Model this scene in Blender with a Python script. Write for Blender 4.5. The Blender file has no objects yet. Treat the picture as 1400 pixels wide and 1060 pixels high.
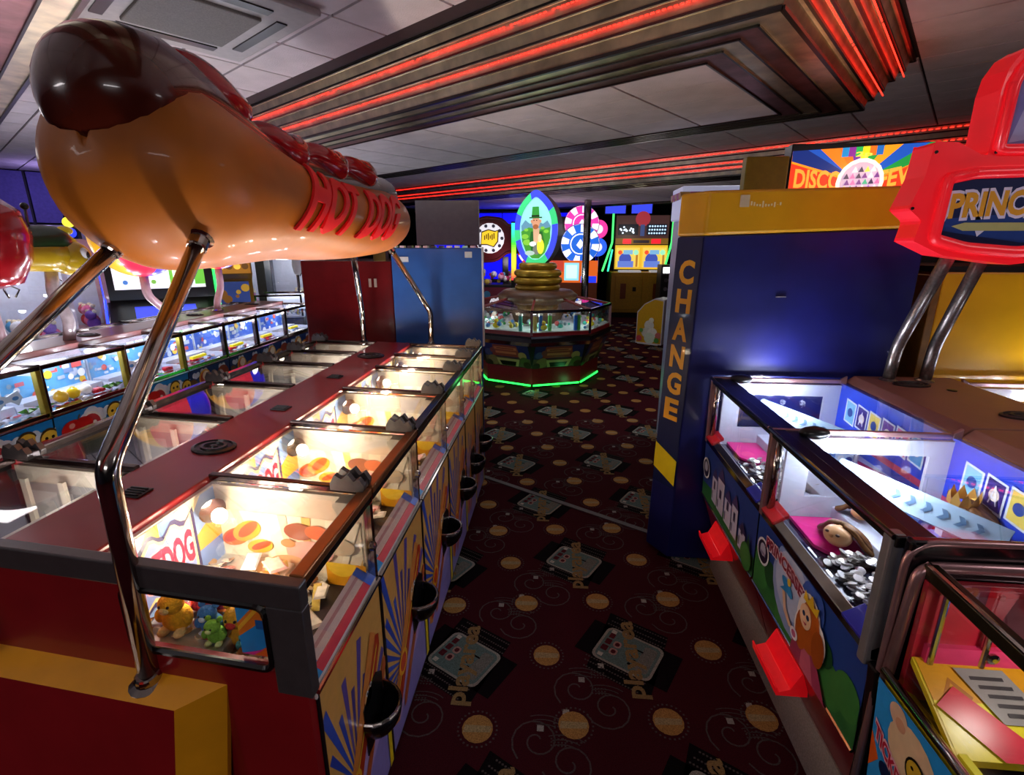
import bpy, math, random
from mathutils import Vector, Matrix
R = random.Random(7)
PI = math.pi
S = bpy.context.scene
COL = S.collection

# ---------------------------------------------------------------- camera
CAM_H = 1.65
PITCH = math.atan(194 / 690); YAW = math.atan(65 / math.hypot(690, 194))
fw = Vector((-math.sin(YAW) * math.cos(PITCH), math.cos(YAW) * math.cos(PITCH), -math.sin(PITCH)))
rt = Vector((math.cos(YAW), math.sin(YAW), 0)); up = rt.cross(fw)
cam_d = bpy.data.cameras.new('camera'); cam_d.sensor_width = 36; cam_d.lens = 690 / 1400 * 36
cam_d.clip_start = .02
cam = bpy.data.objects.new('camera', cam_d); COL.objects.link(cam)
cam.matrix_world = Matrix(((rt.x, up.x, -fw.x, 0), (rt.y, up.y, -fw.y, 0), (rt.z, up.z, -fw.z, CAM_H), (0, 0, 0, 1)))
S.camera = cam
# ---------------------------------------------------------------- world, exposure
w = bpy.data.worlds.new('world'); S.world = w; w.use_nodes = True
w.node_tree.nodes['Background'].inputs[0].default_value = (.35, .33, .40, 1)
w.node_tree.nodes['Background'].inputs[1].default_value = .25
S.view_settings.view_transform = 'Standard'; S.view_settings.look = 'None'
S.view_settings.exposure = 0.0; S.view_settings.gamma = 1; S.view_settings.use_curve_mapping = False


def lamp(name, loc, power, col=(1, 1, 1), size=.04, kind='POINT', rot=None, sy=None, spread=None):
    d = bpy.data.lights.new(name, kind); d.energy = power; d.color = col
    if kind == 'POINT': d.shadow_soft_size = size
    if kind == 'AREA':
        d.size = size
        if sy: d.shape = 'RECTANGLE'; d.size_y = sy
        if spread: d.spread = spread
    o = bpy.data.objects.new(name, d); COL.objects.link(o); o.location = loc
    if rot: o.rotation_euler = rot
    return o


def uplight(loc, power, col=(1, 1, 1), size=.05):
    return lamp('added_uplight', loc, power, col, size, 'AREA', (PI, 0, 0))  # added area lamp facing up, brightens the ceiling beyond the machines' own bulbs


# added fill: area lamps kept out of view that brighten the room
for (x, y, p) in [(-3.4, -.8, 26), (.1, -1.7, 26), (2.6, 1.0, 9), (-4.8, 3.4, 10)] + [(-.809 * a + .588 * 4.7, .588 * a + .809 * 4.7, 9) for a in (1.2, 2.8, 4.6)]:
    lamp('added_fill_light', (x, y, 2.42 if y < 4 else 2.66), p, (1, .93, .95), 1.1, 'AREA', (0, 0, 0), .5)


# ---------------------------------------------------------------- colours / materials
def lin(c): return c / 12.92 if c <= .04045 else ((c + .055) / 1.055) ** 2.4
def hx(h): return tuple(lin(int(h[i:i + 2], 16) / 255) for i in (0, 2, 4))


K = dict(black=hx('0c0b0d'), white=hx('e8e6e2'), red=hx('c4121c'), dred=hx('7c1014'), maroon=hx('5a0f12'), yellow=hx('f2c410'),
         orange=hx('e8811a'), blue=hx('1c4fc0'), sky=hx('1f9be0'), navy=hx('14205e'), purple=hx('6a3aa0'), violet=hx('3d2fd0'),
         pink=hx('ee4f8e'), green=hx('2e9a3c'), dgreen=hx('17401c'), tan=hx('d8a46a'), brown=hx('6b3d1e'), skin=hx('e6b088'),
         grey=hx('8a8688'), lgrey=hx('c0bcbc'), dgrey=hx('3c393b'), teal=hx('37a09a'), gold=hx('c79a2c'), cream=hx('efe2c0'),
         silver=hx('b9b6ae'))
def c_(c): return K[c] if isinstance(c, str) and c in K else (hx(c) if isinstance(c, str) else c)


MATS = {}
def mat(name, col=None, rough=.5, metal=0., emit=0., ecol=None, vc=False, noise=0., nscale=30., bump=0., bscale=60., coat=0., spec=.5):
    if name in MATS: return MATS[name]
    m = bpy.data.materials.new(name); m.use_nodes = True; nt = m.node_tree; N = nt.nodes; L = nt.links
    b = N['Principled BSDF']
    b.inputs['Roughness'].default_value = rough; b.inputs['Metallic'].default_value = metal
    b.inputs['Coat Weight'].default_value = coat; b.inputs['Coat Roughness'].default_value = .05
    b.inputs['Specular IOR Level'].default_value = spec
    tc = N.new('ShaderNodeTexCoord')
    if vc:
        a = N.new('ShaderNodeVertexColor'); a.layer_name = 'Col'; src = a.outputs[0]
    else:
        a = N.new('ShaderNodeRGB'); a.outputs[0].default_value = (*c_(col), 1); src = a.outputs[0]
    if noise:
        n = N.new('ShaderNodeTexNoise'); n.inputs['Scale'].default_value = nscale; n.inputs['Detail'].default_value = 4
        L.new(tc.outputs['Object'], n.inputs['Vector'])
        r = N.new('ShaderNodeMapRange'); r.inputs[1].default_value = .3; r.inputs[2].default_value = .7
        r.inputs[3].default_value = 1 - noise; r.inputs[4].default_value = 1 + noise * .5
        L.new(n.outputs[0], r.inputs[0])
        mx = N.new('ShaderNodeMix'); mx.data_type = 'RGBA'; mx.blend_type = 'MULTIPLY'; mx.inputs[0].default_value = 1
        L.new(src, mx.inputs[6]); L.new(r.outputs[0], mx.inputs[7]); src = mx.outputs[2]
    L.new(src, b.inputs['Base Color'])
    if bump:
        n = N.new('ShaderNodeTexNoise'); n.inputs['Scale'].default_value = bscale; n.inputs['Detail'].default_value = 3
        L.new(tc.outputs['Object'], n.inputs['Vector'])
        bp = N.new('ShaderNodeBump'); bp.inputs['Strength'].default_value = bump; bp.inputs['Distance'].default_value = .01
        L.new(n.outputs[0], bp.inputs['Height']); L.new(bp.outputs[0], b.inputs['Normal'])
    if emit:
        if ecol is None: L.new(src, b.inputs['Emission Color'])
        else: b.inputs['Emission Color'].default_value = (*c_(ecol), 1)
        b.inputs['Emission Strength'].default_value = emit
    MATS[name] = m; return m


def glass(name, tint=(1, 1, 1), ior=1.45, rough=.0, boost=0.):
    if name in MATS: return MATS[name]
    m = bpy.data.materials.new(name); m.use_nodes = True; nt = m.node_tree; N = nt.nodes; L = nt.links
    N.remove(N['Principled BSDF']); out = N['Material Output']
    t = N.new('ShaderNodeBsdfTransparent'); t.inputs[0].default_value = (*tint, 1)
    g = N.new('ShaderNodeBsdfGlossy'); g.inputs['Roughness'].default_value = rough; g.inputs[0].default_value = (.95, .95, .95, 1)
    f = N.new('ShaderNodeFresnel'); f.inputs[0].default_value = ior
    mx = N.new('ShaderNodeMixShader')
    ad = N.new('ShaderNodeMath'); ad.operation = 'ADD'; ad.inputs[1].default_value = boost; ad.use_clamp = True
    ge = N.new('ShaderNodeNewGeometry'); iv = N.new('ShaderNodeMapRange'); iv.inputs[3].default_value = ior; iv.inputs[4].default_value = 1 / ior
    L.new(ge.outputs['Backfacing'], iv.inputs[0]); L.new(iv.outputs[0], f.inputs[0])   # a thin pane: the same reflectance from both sides
    L.new(f.outputs[0], ad.inputs[0]); L.new(ad.outputs[0], mx.inputs[0]); L.new(t.outputs[0], mx.inputs[1]); L.new(g.outputs[0], mx.inputs[2])
    L.new(mx.outputs[0], out.inputs[0]); MATS[name] = m; return m


PRINT = mat('printed_vinyl', vc=True, rough=.3, noise=.08, nscale=40)
PAINT = mat('painted_moulding', vc=True, rough=.28, coat=.3, noise=.06)
MATTE = mat('matte_paint', vc=True, rough=.7, noise=.1)
PLUSH = mat('plush_fabric', vc=True, rough=.9, noise=.25, nscale=120, bump=.5, bscale=200)
LIT = mat('backlit_print', vc=True, rough=.4, emit=1.2)
GLOW = mat('bright_lamp', vc=True, rough=.4, emit=9)
GLOW2 = mat('neon_tube', vc=True, rough=.3, emit=2.2)
CHROME = mat('chrome', 'b8b2ac', rough=.12, metal=1, noise=.1)
BRONZE = mat('dark_chrome', '6a5c58', rough=.16, metal=1, noise=.15)
STEEL = mat('brushed_steel', '8f8d90', rough=.35, metal=1, noise=.2)
GUN = mat('grey_metal_frame', '5f5a5c', rough=.35, metal=.6, noise=.1)
CAST = mat('cast_latch', '6c6766', rough=.4, metal=.8, noise=.2)
BLACK = mat('black_plastic', '0d0c0e', rough=.3, noise=.2)
CASTP = mat('bun_reflection_rail', 'a0673c', rough=.3, metal=.7, noise=.1)  # orange of the bun's reflection put into the rail colour
GLASS = glass('clear_glass')
GLASS2 = glass('glass_top_pane', boost=.03)
COIN = mat('coin_metal', vc=True, rough=.3, metal=.45, noise=.2, nscale=300)
MIRROR = mat('holographic_mirror_foil', 'ecdcbc', rough=.36, metal=1, noise=.3, nscale=9, bump=.45, bscale=8)
MIRRORP = mat('rose_mirror_foil', 'a06c6c', rough=.4, metal=1, noise=.35, nscale=9, bump=.2, bscale=12)
TILE = mat('ceiling_tile_board', 'cdc2c6', rough=.9, noise=.12, nscale=6, bump=.3, bscale=120)
CARPET = mat('maroon_carpet', '45101a', rough=1., noise=.45, nscale=260, bump=.8, bscale=420, spec=.1)
CARPETP = mat('woven_pattern_yarn', vc=True, rough=1., noise=.5, nscale=280, bump=.8, bscale=420, spec=.1)
WALLM = mat('dark_wall_paint', '1a1730', rough=.6, noise=.2, nscale=4)

ORG = {}
def org(o): return ORG.get(o.name, Vector((0, 0, 0))) if o else Vector((0, 0, 0))


def tag(o, label=None, cat=None, group=None, kind=None):
    if label: o['label'] = label
    if cat: o['category'] = cat
    if group: o['group'] = group
    if kind: o['kind'] = kind
    return o


def thing(name, label, cat, loc, group=None, kind=None):
    o = bpy.data.objects.new(name, None); COL.objects.link(o); o.location = loc; o.empty_display_size = .1
    ORG[o.name] = Vector(loc); return tag(o, label, cat, group, kind)


class MB:
    def __init__(s, xf=None): s.v = []; s.f = []; s.c = []; s.xf = xf
    def add(s, vs, fs, col='white'):
        n = len(s.v); col = c_(col)
        for p in vs: s.v.append(s.xf(p) if s.xf else p)
        for f in fs: s.f.append([i + n for i in f]); s.c.append(col)
        return s
    def box(s, x0, x1, y0, y1, z0, z1, col='white'):
        return s.hexa([(x0, y0, z0), (x1, y0, z0), (x1, y1, z0), (x0, y1, z0), (x0, y0, z1), (x1, y0, z1), (x1, y1, z1), (x0, y1, z1)], col)
    def hexa(s, v, col='white'):
        return s.add(v, [(3, 2, 1, 0), (4, 5, 6, 7), (0, 1, 5, 4), (1, 2, 6, 5), (2, 3, 7, 6), (3, 0, 4, 7)], col)
    def bar(s, p, q, w, h, col='white', upv=(0, 0, 1)):
        p = Vector(p); q = Vector(q); d = (q - p).normalized(); a = d.cross(Vector(upv))
        if a.length < 1e-4: a = Vector((1, 0, 0))
        a.normalize(); b = a.cross(d); a *= w / 2; b *= h / 2
        return s.hexa([p - a - b, p + a - b, p + a + b, p - a + b, q - a - b, q + a - b, q + a + b, q - a + b], col)
    def tube(s, pts, r, n=10, col='white', cap=True):
        pts = [Vector(p) for p in pts]; rr = r if isinstance(r, (list, tuple)) else [r] * len(pts)
        vs = []; fs = []; a = None
        for i, p in enumerate(pts):
            d = (pts[min(i + 1, len(pts) - 1)] - pts[max(i - 1, 0)]).normalized()
            if a is None: a = d.orthogonal().normalized()
            a = (a - d * a.dot(d)).normalized(); b = d.cross(a)
            for k in range(n):
                t = 2 * PI * k / n; vs.append(p + (a * math.cos(t) + b * math.sin(t)) * rr[i])
        for i in range(len(pts) - 1):
            for k in range(n):
                fs.append((i * n + k, i * n + (k + 1) % n, (i + 1) * n + (k + 1) % n, (i + 1) * n + k))
        if cap:
            fs.append(tuple(range(n - 1, -1, -1))); m = (len(pts) - 1) * n; fs.append(tuple(range(m, m + n)))
        return s.add(vs, fs, col)
    def lathe(s, prof, c, n=20, col='white', ax=None, cols=None):
        c = Vector(c); Z = Vector(ax or (0, 0, 1)).normalized(); X = Z.orthogonal().normalized() if ax else Vector((1, 0, 0)); Y = Z.cross(X)
        vs = []
        for r, z in prof:
            for k in range(n):
                t = 2 * PI * k / n; vs.append(c + Z * z + (X * math.cos(t) + Y * math.sin(t)) * r)
        for i in range(len(prof) - 1):
            pass
        base = len(s.v)
        for p in vs: s.v.append(s.xf(p) if s.xf else p)
        for i in range(len(prof) - 1):
            cc = c_(cols[i]) if cols else c_(col)
            for k in range(n):
                s.f.append([base + i * n + k, base + i * n + (k + 1) % n, base + (i + 1) * n + (k + 1) % n, base + (i + 1) * n + k]); s.c.append(cc)
        s.f.append([base + k for k in range(n - 1, -1, -1)]); s.c.append(c_(cols[0]) if cols else c_(col))
        m = base + (len(prof) - 1) * n; s.f.append([m + k for k in range(n)]); s.c.append(c_(cols[-1]) if cols else c_(col))
        return s
    def ell(s, c, r, col='white', nu=14, nv=9, rot=None, colf=None):
        c = Vector(c); r = (r, r, r) if not isinstance(r, (tuple, list)) else r
        vs = []; fs = []
        for j in range(nv + 1):
            ph = PI * j / nv - PI / 2
            for i in range(nu):
                t = 2 * PI * i / nu; p = Vector((r[0] * math.cos(ph) * math.cos(t), r[1] * math.cos(ph) * math.sin(t), r[2] * math.sin(ph)))
                vs.append(c + (rot @ p if rot else p))
        n0 = len(s.f)
        for j in range(nv):
            for i in range(nu): fs.append((j * nu + i, j * nu + (i + 1) % nu, (j + 1) * nu + (i + 1) % nu, (j + 1) * nu + i))
        s.add(vs, fs, col)
        if colf:
            for j in range(nv):
                for i in range(nu): s.c[n0 + j * nu + i] = c_(colf(2 * PI * (i + .5) / nu, PI * (j + .5) / nv - PI / 2))
        return s
    def prism(s, F, pts, d0, d1, col='white', side=None):
        n = len(pts); vs = [F(u, v, d0) for u, v in pts] + [F(u, v, d1) for u, v in pts]
        s.add(vs, [tuple(range(n - 1, -1, -1)), tuple(range(n, 2 * n))], col)
        return s.add(vs, [(i, (i + 1) % n, n + (i + 1) % n, n + i) for i in range(n)], side or col)
    def build(s, name, m=None, parent=None, smooth=False, bevel=0, loc=None, sub=0, kind=None, label=None):
        me = bpy.data.meshes.new(name); o = bpy.data.objects.new(name, me); COL.objects.link(o)
        if parent is not None: og = org(parent); o.parent = parent
        else: og = Vector(loc or (0, 0, 0)); o.location = og
        ORG[o.name] = og
        me.from_pydata([Vector(p) - og for p in s.v], [], s.f)
        at = me.color_attributes.new('Col', 'FLOAT_COLOR', 'CORNER'); buf = []
        for p, c in zip(me.polygons, s.c): buf += [c[0], c[1], c[2], 1.0] * p.loop_total
        at.data.foreach_set('color', buf)
        me.materials.append(m or PRINT)
        if smooth: me.polygons.foreach_set('use_smooth', [True] * len(me.polygons))
        me.update()
        if bevel:
            bm = o.modifiers.new('bevel', 'BEVEL'); bm.width = bevel; bm.segments = 2; bm.limit_method = 'ANGLE'
        if sub:
            sm = o.modifiers.new('sub', 'SUBSURF'); sm.levels = sub; sm.render_levels = sub
        if kind: o['kind'] = kind
        if label: o['label'] = label
        return o


# ---------------------------------------------------------------- lettering
GL = {}
def glyph(t, bold=0., ext=0.):
    k = (t, bold, ext)
    if k in GL: return GL[k]
    cu = bpy.data.curves.new('lettering_curve', 'FONT'); cu.body = t; cu.size = 1; cu.offset = bold; cu.extrude = ext; cu.resolution_u = 3
    o = bpy.data.objects.new('lettering_curve', cu); COL.objects.link(o)
    dg = bpy.context.evaluated_depsgraph_get(); e = o.evaluated_get(dg); me = e.to_mesh()
    vs = [v.co.copy() for v in me.vertices]; fs = [tuple(p.vertices) for p in me.polygons]; e.to_mesh_clear()
    bpy.data.objects.remove(o); bpy.data.curves.remove(cu)
    x0 = min(v.x for v in vs); x1 = max(v.x for v in vs); y0 = min(v.y for v in vs); y1 = max(v.y for v in vs)
    vs = [Vector(((v.x - x0) / (x1 - x0), (v.y - y0) / (y1 - y0), v.z)) for v in vs]
    GL[k] = (vs, fs); return GL[k]


for t, bo, ex in [('HOT  DOG', .04, .05), ('HOTDOG', .04, 0), ('HOTDOG', .09, 0), ('C', .04, 0), ('H', .04, 0), ('A', .04, 0), ('N', .04, 0),
               ('G', .04, 0), ('E', .04, 0), ('PRINCESSES', .04, 0), ('PRINCESSES', .1, 0), ('TICKET', .03, 0), ('TICKET', .1, 0),
               ('DISCO', .03, 0), ('FEVER', .03, 0), ('playarea', .03, 0), ('2p', .02, 0), ('A', 0, 0)]: glyph(t, bo, ex)


class Art(MB):
    """flat print on a plane: O origin, U and V unit vectors, layers a hair apart"""
    def __init__(s, O, U, V, w=1., h=1., step=.0004, xf=None):
        super().__init__(xf); s.O = Vector(O); s.U = Vector(U).normalized(); s.V = Vector(V).normalized(); s.N = s.U.cross(s.V); s.w = w; s.h = h
        s.d = step; s.step = step; s.clip = None
    def P(s, u, v, d=None): return s.O + s.U * (u * s.w) + s.V * (v * s.h) + s.N * (s.d if d is None else d)
    def poly(s, pts, col):
        if s.clip:
            x0, x1, y0, y1 = s.clip
            for (ax, lim, sg) in ((0, x0, 1), (0, x1, -1), (1, y0, 1), (1, y1, -1)):
                out = []
                for i in range(len(pts)):
                    p, q = pts[i - 1], pts[i]; dp = (p[ax] - lim) * sg; dq = (q[ax] - lim) * sg
                    if (dp < 0) != (dq < 0):
                        t = dp / (dp - dq); out.append((p[0] + (q[0] - p[0]) * t, p[1] + (q[1] - p[1]) * t))
                    if dq >= 0: out.append(q)
                pts = out
                if len(pts) < 3: return s
        s.add([s.P(u, v) for u, v in pts], [tuple(range(len(pts)))], col); s.d += s.step; return s
    def rect(s, u0, u1, v0, v1, col): return s.poly([(u0, v0), (u1, v0), (u1, v1), (u0, v1)], col)
    def circ(s, u, v, r, col, ry=None, n=18, rot=0.):
        ry = ry if ry else r * s.w / s.h
        return s.poly([(u + r * math.cos(t) * math.cos(rot) - ry * math.sin(t) * math.sin(rot), v + r * math.cos(t) * math.sin(rot) + ry * math.sin(t) * math.cos(rot))
                       for t in [2 * PI * i / n for i in range(n)]], col)
    def burst(s, u, v, n, R_, cols, ph=0.):
        d = s.d
        for i in range(n):
            a = 2 * PI * i / n + ph; b = 2 * PI * (i + 1) / n + ph
            s.d = d; s.poly([(u, v), (u + R_ * math.cos(a), v + R_ * math.sin(a) * s.w / s.h), (u + R_ * math.cos(b), v + R_ * math.sin(b) * s.w / s.h)], cols[i % len(cols)])
        s.d = d + s.step; return s
    def text(s, t, u0, u1, v0, v1, col, bold=.03, fn=None):
        vs, fs = glyph(t, bold, 0)
        def m(p):
            q = (u0 + (u1 - u0) * p.x, v0 + (v1 - v0) * p.y)
            return fn(*q) if fn else q
        s.add([s.P(*m(p)) for p in vs], fs, col); s.d += s.step; return s


def stub(pts, r=.03, n=6):
    """round the corners of a polyline"""
    pts = [Vector(p) for p in pts]; out = [pts[0]]
    for i in range(1, len(pts) - 1):
        a = (pts[i - 1] - pts[i]); b = (pts[i + 1] - pts[i]); k = min(r, a.length * .45, b.length * .45)
        p = pts[i] + a.normalized() * k; q = pts[i] + b.normalized() * k
        for j in range(n + 1):
            t = j / n; out.append(p * (1 - t) ** 2 + pts[i] * 2 * t * (1 - t) + q * t * t)
    return out + [pts[-1]]


def rrect(x0, x1, y0, y1, r, n=4):
    o = []
    for cx, cy, a in ((x1 - r, y1 - r, 0), (x0 + r, y1 - r, PI / 2), (x0 + r, y0 + r, PI), (x1 - r, y0 + r, 1.5 * PI)):
        for i in range(n + 1): t = a + PI / 2 * i / n; o.append((cx + r * math.cos(t), cy + r * math.sin(t)))
    return o

# ================================================================ STRUCTURE
AR = math.radians(54)
D1 = Vector((-math.sin(AR), math.cos(AR), 0)); D2 = Vector((math.cos(AR), math.sin(AR), 0))
def cw(a, b, z=0.): return D1 * a + D2 * b + Vector((0, 0, z))
def cxf(p): return cw(p[0], p[1], p[2])
A0, A1, B0, B1 = -5.2, 14.0, -4.6, 13.4
AL = 10.5
ZC, ZB = 2.70, 2.45
floor = MB(cxf).box(A0, A1, B0, B1, -.06, 0, 'maroon').build('floor', CARPET); tag(floor, kind='structure')
for nm, bx in (('wall_back', (A0, A1, B1, B1 + .1)), ('wall_front', (A0, A1, B0 - .1, B0)), ('wall_left', (AL, AL + .1, B0, 4.6)), ('wall_left_return', (AL, A1, 4.6, 4.7)), ('wall_left_far', (A1, A1 + .1, 4.6, B1)), ('wall_right', (A0 - .1, A0, B0, B1))):
    tag(MB(cxf).box(*bx, 0, ZC + .1, 'navy').build(nm, WALLM), kind='structure')

# ---- woven carpet pattern: cards, coins, curls, lettering on a slanted lattice
E1 = Vector((.680, .09, 0)); E2 = Vector((-.208, .622, 0)); CO = Vector((-.352, 1.689, 0))
pat = Art((0, 0, 0), (1, 0, 0), (0, 1, 0), step=.0)
def ribbon(pts, wd, col):
    for i in range(len(pts) - 1):
        p, q = Vector((*pts[i], 0)), Vector((*pts[i + 1], 0)); n = (q - p).cross(Vector((0, 0, 1))).normalized() * wd / 2
        pat.add([pat.P(*(p - n).xy), pat.P(*(q - n).xy), pat.P(*(q + n).xy), pat.P(*(p + n).xy)], [(3, 2, 1, 0)], col)
def dots(pts, s, col):
    for (x, y) in pts: pat.add([pat.P(x - s, y - s), pat.P(x + s, y - s), pat.P(x + s, y + s), pat.P(x - s, y + s)], [(0, 1, 2, 3)], col)
CTAN, CGR, CTEAL, CBK, CLN = '96784c', '7d7a72', '647a76', '0d0508', '574c4a'
def lay(d): pat.d = d
for i in range(-7, 9):
    for j in range(-3, 15):
        c = CO + E1 * i + E2 * j
        if c.y < .5 or c.y > 11.5 or c.x < -2.6 or c.x > 4.2: continue
        near = c.y < 4.5; th = math.radians(-30)
        ux, uy = math.cos(th), math.sin(th)
        def L(u, v, c=c): return (c.x + ux * u - uy * v, c.y + uy * u + ux * v)
        lay(.0006); pat.poly([L(-.2, -.1), L(.2, -.1), L(.2, .1), L(-.2, .1)], CBK)
        pat.poly([L(-.11, -.17), L(.16, -.17), L(.11, .18), L(-.16, .18)], CBK)
        lay(.0010); pat.poly([L(*p) for p in rrect(-.128, .128, -.1, .1, .03, 3)], 'a09a8e')
        lay(.0013); pat.poly([L(*p) for p in rrect(-.117, .117, -.09, .09, .026, 3)], CTEAL)
        lay(.0016); pat.poly([L(*p) for p in rrect(.05, .105, -.07, .075, .012, 2)], CGR)
        lay(.0019)
        for q in range(3): pat.poly([L(*p) for p in rrect(-.108 + .002 * q, -.08, -.045 + q * .04, -.013 + q * .04, .004, 2)], '5c2026')
        for q in range(2):
            lay(.0019); pat.poly([L(*p) for p in rrect(-.07, -.036, -.05 + q * .045, -.012 + q * .045, .012, 2)], 'b58a80')
            lay(.0022); pat.poly([L(*p) for p in rrect(-.063, -.043, -.042 + q * .045, -.02 + q * .045, .008, 2)], '5c2026')
        for (u, v, a, b) in ((-.105, -.082, .022, .02), (-.105, .066, .022, .02), (.02, .03, .035, .008), (.02, -.06, .012, .012), (.035, -.035, .012, .012), (.02, -.015, .014, .008)):
            lay(.0022); pat.poly([L(u, v), L(u + a, v), L(u + a, v + b), L(u, v + b)], CBK if u > 0 else 'c9c2b4')
        if near:
            lay(.0016)
            for v in (-.165, -.135, .135, .165, -.11, .11):
                k = .17 - abs(v) * .3
                dots([L(u * .012 - k, v) for u in range(int(2 * k / .012)) if abs(v) > .1], .0035, CLN)
        # lettering runs up the carpet
        lay(.0028); pat.text('playarea', -.225, .185, -.055, .045, CTAN, fn=lambda p, q, c=c: (c.x + .01 - q, c.y + p + .0))
        for off in (E1 * .5, E2 * .5, (E1 + E2) * .5):
            p = c + off; lay(.0012); pat.circ(p.x, p.y, .055, 'b5864a', ry=.055, n=16)
            if near:
                lay(.0014); dots([(p.x + .069 * math.cos(t), p.y + .069 * math.sin(t)) for t in [2 * PI * q / 26 for q in range(26)]], .0035, CLN)
                lay(.0015); pat.poly([(p.x - .05, p.y - .018), (p.x + .046, p.y - .01), (p.x + .05, p.y + .014), (p.x - .046, p.y + .012)], 'b09a70')
        if near:
            for (dx, dy, sg) in ((-.219, -.2, 1), (-.1, -.276, -1), (.109, .285, 1), (.218, .213, -1)):
                lay(.001); x, y = c.x + dx, c.y + dy
                ribbon([(x + (.012 + .0085 * t) * math.cos(sg * t + .6), y + (.012 + .0085 * t) * math.sin(sg * t + .6)) for t in [q * .42 for q in range(24)]], .006, CLN)
                for k in range(3):
                    ribbon([(x + .02 * sg + (.05 + .022 * k) * math.cos(t), y + .045 + (.02 + .018 * k) * math.sin(t)) for t in [PI * .2 + q * .3 for q in range(6)]], .004, CLN)
                dots([(x + .06 * sg + .012 * (q % 5), y + .06 + .012 * (q // 5)) for q in range(15)], .003, CLN)
                dots([(x + .1 * sg, y + .12)], .012, 'a9a39a')
pat.build('carpet_pattern', CARPETP, floor, kind='stuff')
tag(MB().bar((-.62, 3.45, .004), (.75, 2.62, .004), .035, .006, 'dgrey').build('trim_1', mat('carpet_joint_strip', '4a3f40', rough=.6, noise=.2)), kind='structure')

# ---- ceiling: backing, tiles, dropped mirror features
ceil_o = MB(cxf).box(A0, A1, B0, B1, ZC + .012, ZC + .1, 'black').build('ceiling', mat('ceiling_grid_backing', '2a1f22', rough=.8, noise=.2)); tag(ceil_o, kind='structure')  # dark brown backing that shows through the tile gaps
DROPS = [  # panel a0,a1,b0,b1 ; frame rect ; outer rect
    ((1.05, 8.2, 2.54, 3.78), (.64, 8.6, 2.16, 3.98), (.44, 8.8, 1.97, 4.12)),
    ((-2.6, 9.0, 6.95, 9.4), (-3.0, 9.4, 6.52, 9.75), (-3.2, 9.6, 6.36, 9.9)),
    ((1.0, 9.2, -3.6, .16), (.6, 9.6, -4.0, .55), (.4, 9.8, -4.2, .70))]
TA, TB = .515, .32
tv = [(-.249, -.1515, 0), (.249, -.1515, 0), (.249, .1515, 0), (-.249, .1515, 0), (-.2515, -.154, .012), (.2515, -.154, .012), (.2515, .154, .012), (-.2515, .154, .012)]
tme = bpy.data.meshes.new('ceiling_tile'); tme.from_pydata(tv, [], [(3, 2, 1, 0), (0, 1, 5, 4), (1, 2, 6, 5), (2, 3, 7, 6), (3, 0, 4, 7)]); tme.materials.append(TILE)
def viewsize(p):
    d = p - Vector((0, 0, CAM_H)); z = d.dot(fw)
    if z < .2: return 0
    u, v = d.dot(rt) / z, d.dot(up) / z
    if abs(u) > 1.08 or abs(v) > .82: return 0
    return abs(d.z) / d.length ** 3
cells = []
for i in range(-16, 24):
    for j in range(-20, 40):
        a, b = 2.48 + TA * (i + .5), 1.53 + TB * (j + .5)
        if not (A0 + .1 < a < A1 - .1 and B0 + .1 < b < B1 - .1): continue
        if any(o[0] - .0 < a < o[1] and o[2] < b < o[3] for _, _, o in DROPS): continue
        cells.append((viewsize(cw(a, b, ZC)), a, b, ZC))
for n, (p, _, _) in enumerate(DROPS):
    a = p[0]
    na = int((p[1] - p[0]) / TA); nb = max(1, round((p[3] - p[2]) / TB)); sb = (p[3] - p[2]) / nb
    for i in range(na):
        for j in range(nb): cells.append((viewsize(cw(p[0] + TA * (i + .5), p[2] + sb * (j + .5), ZB)), p[0] + TA * (i + .5), p[2] + sb * (j + .5), ZB + .003))
cells.sort(key=lambda t: -t[0])
ROTC = math.atan2(D1.y, D1.x)
rest = MB(cxf)
for n, (s_, a, b, z) in enumerate(cells):
    if n < 290 and s_ > 0:
        o = bpy.data.objects.new('ceiling_tile', tme); COL.objects.link(o); o.parent = ceil_o; o.location = cw(a, b, z); o.rotation_euler = (0, 0, ROTC)
        ORG[o.name] = o.location
    else:
        rest.add([(a + q[0], b + q[1], z + q[2]) for q in tv], [(3, 2, 1, 0), (0, 1, 5, 4), (1, 2, 6, 5), (2, 3, 7, 6), (3, 0, 4, 7)], 'lgrey')
rest.build('far_ceiling_tiles', TILE, ceil_o, kind='stuff')

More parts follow.
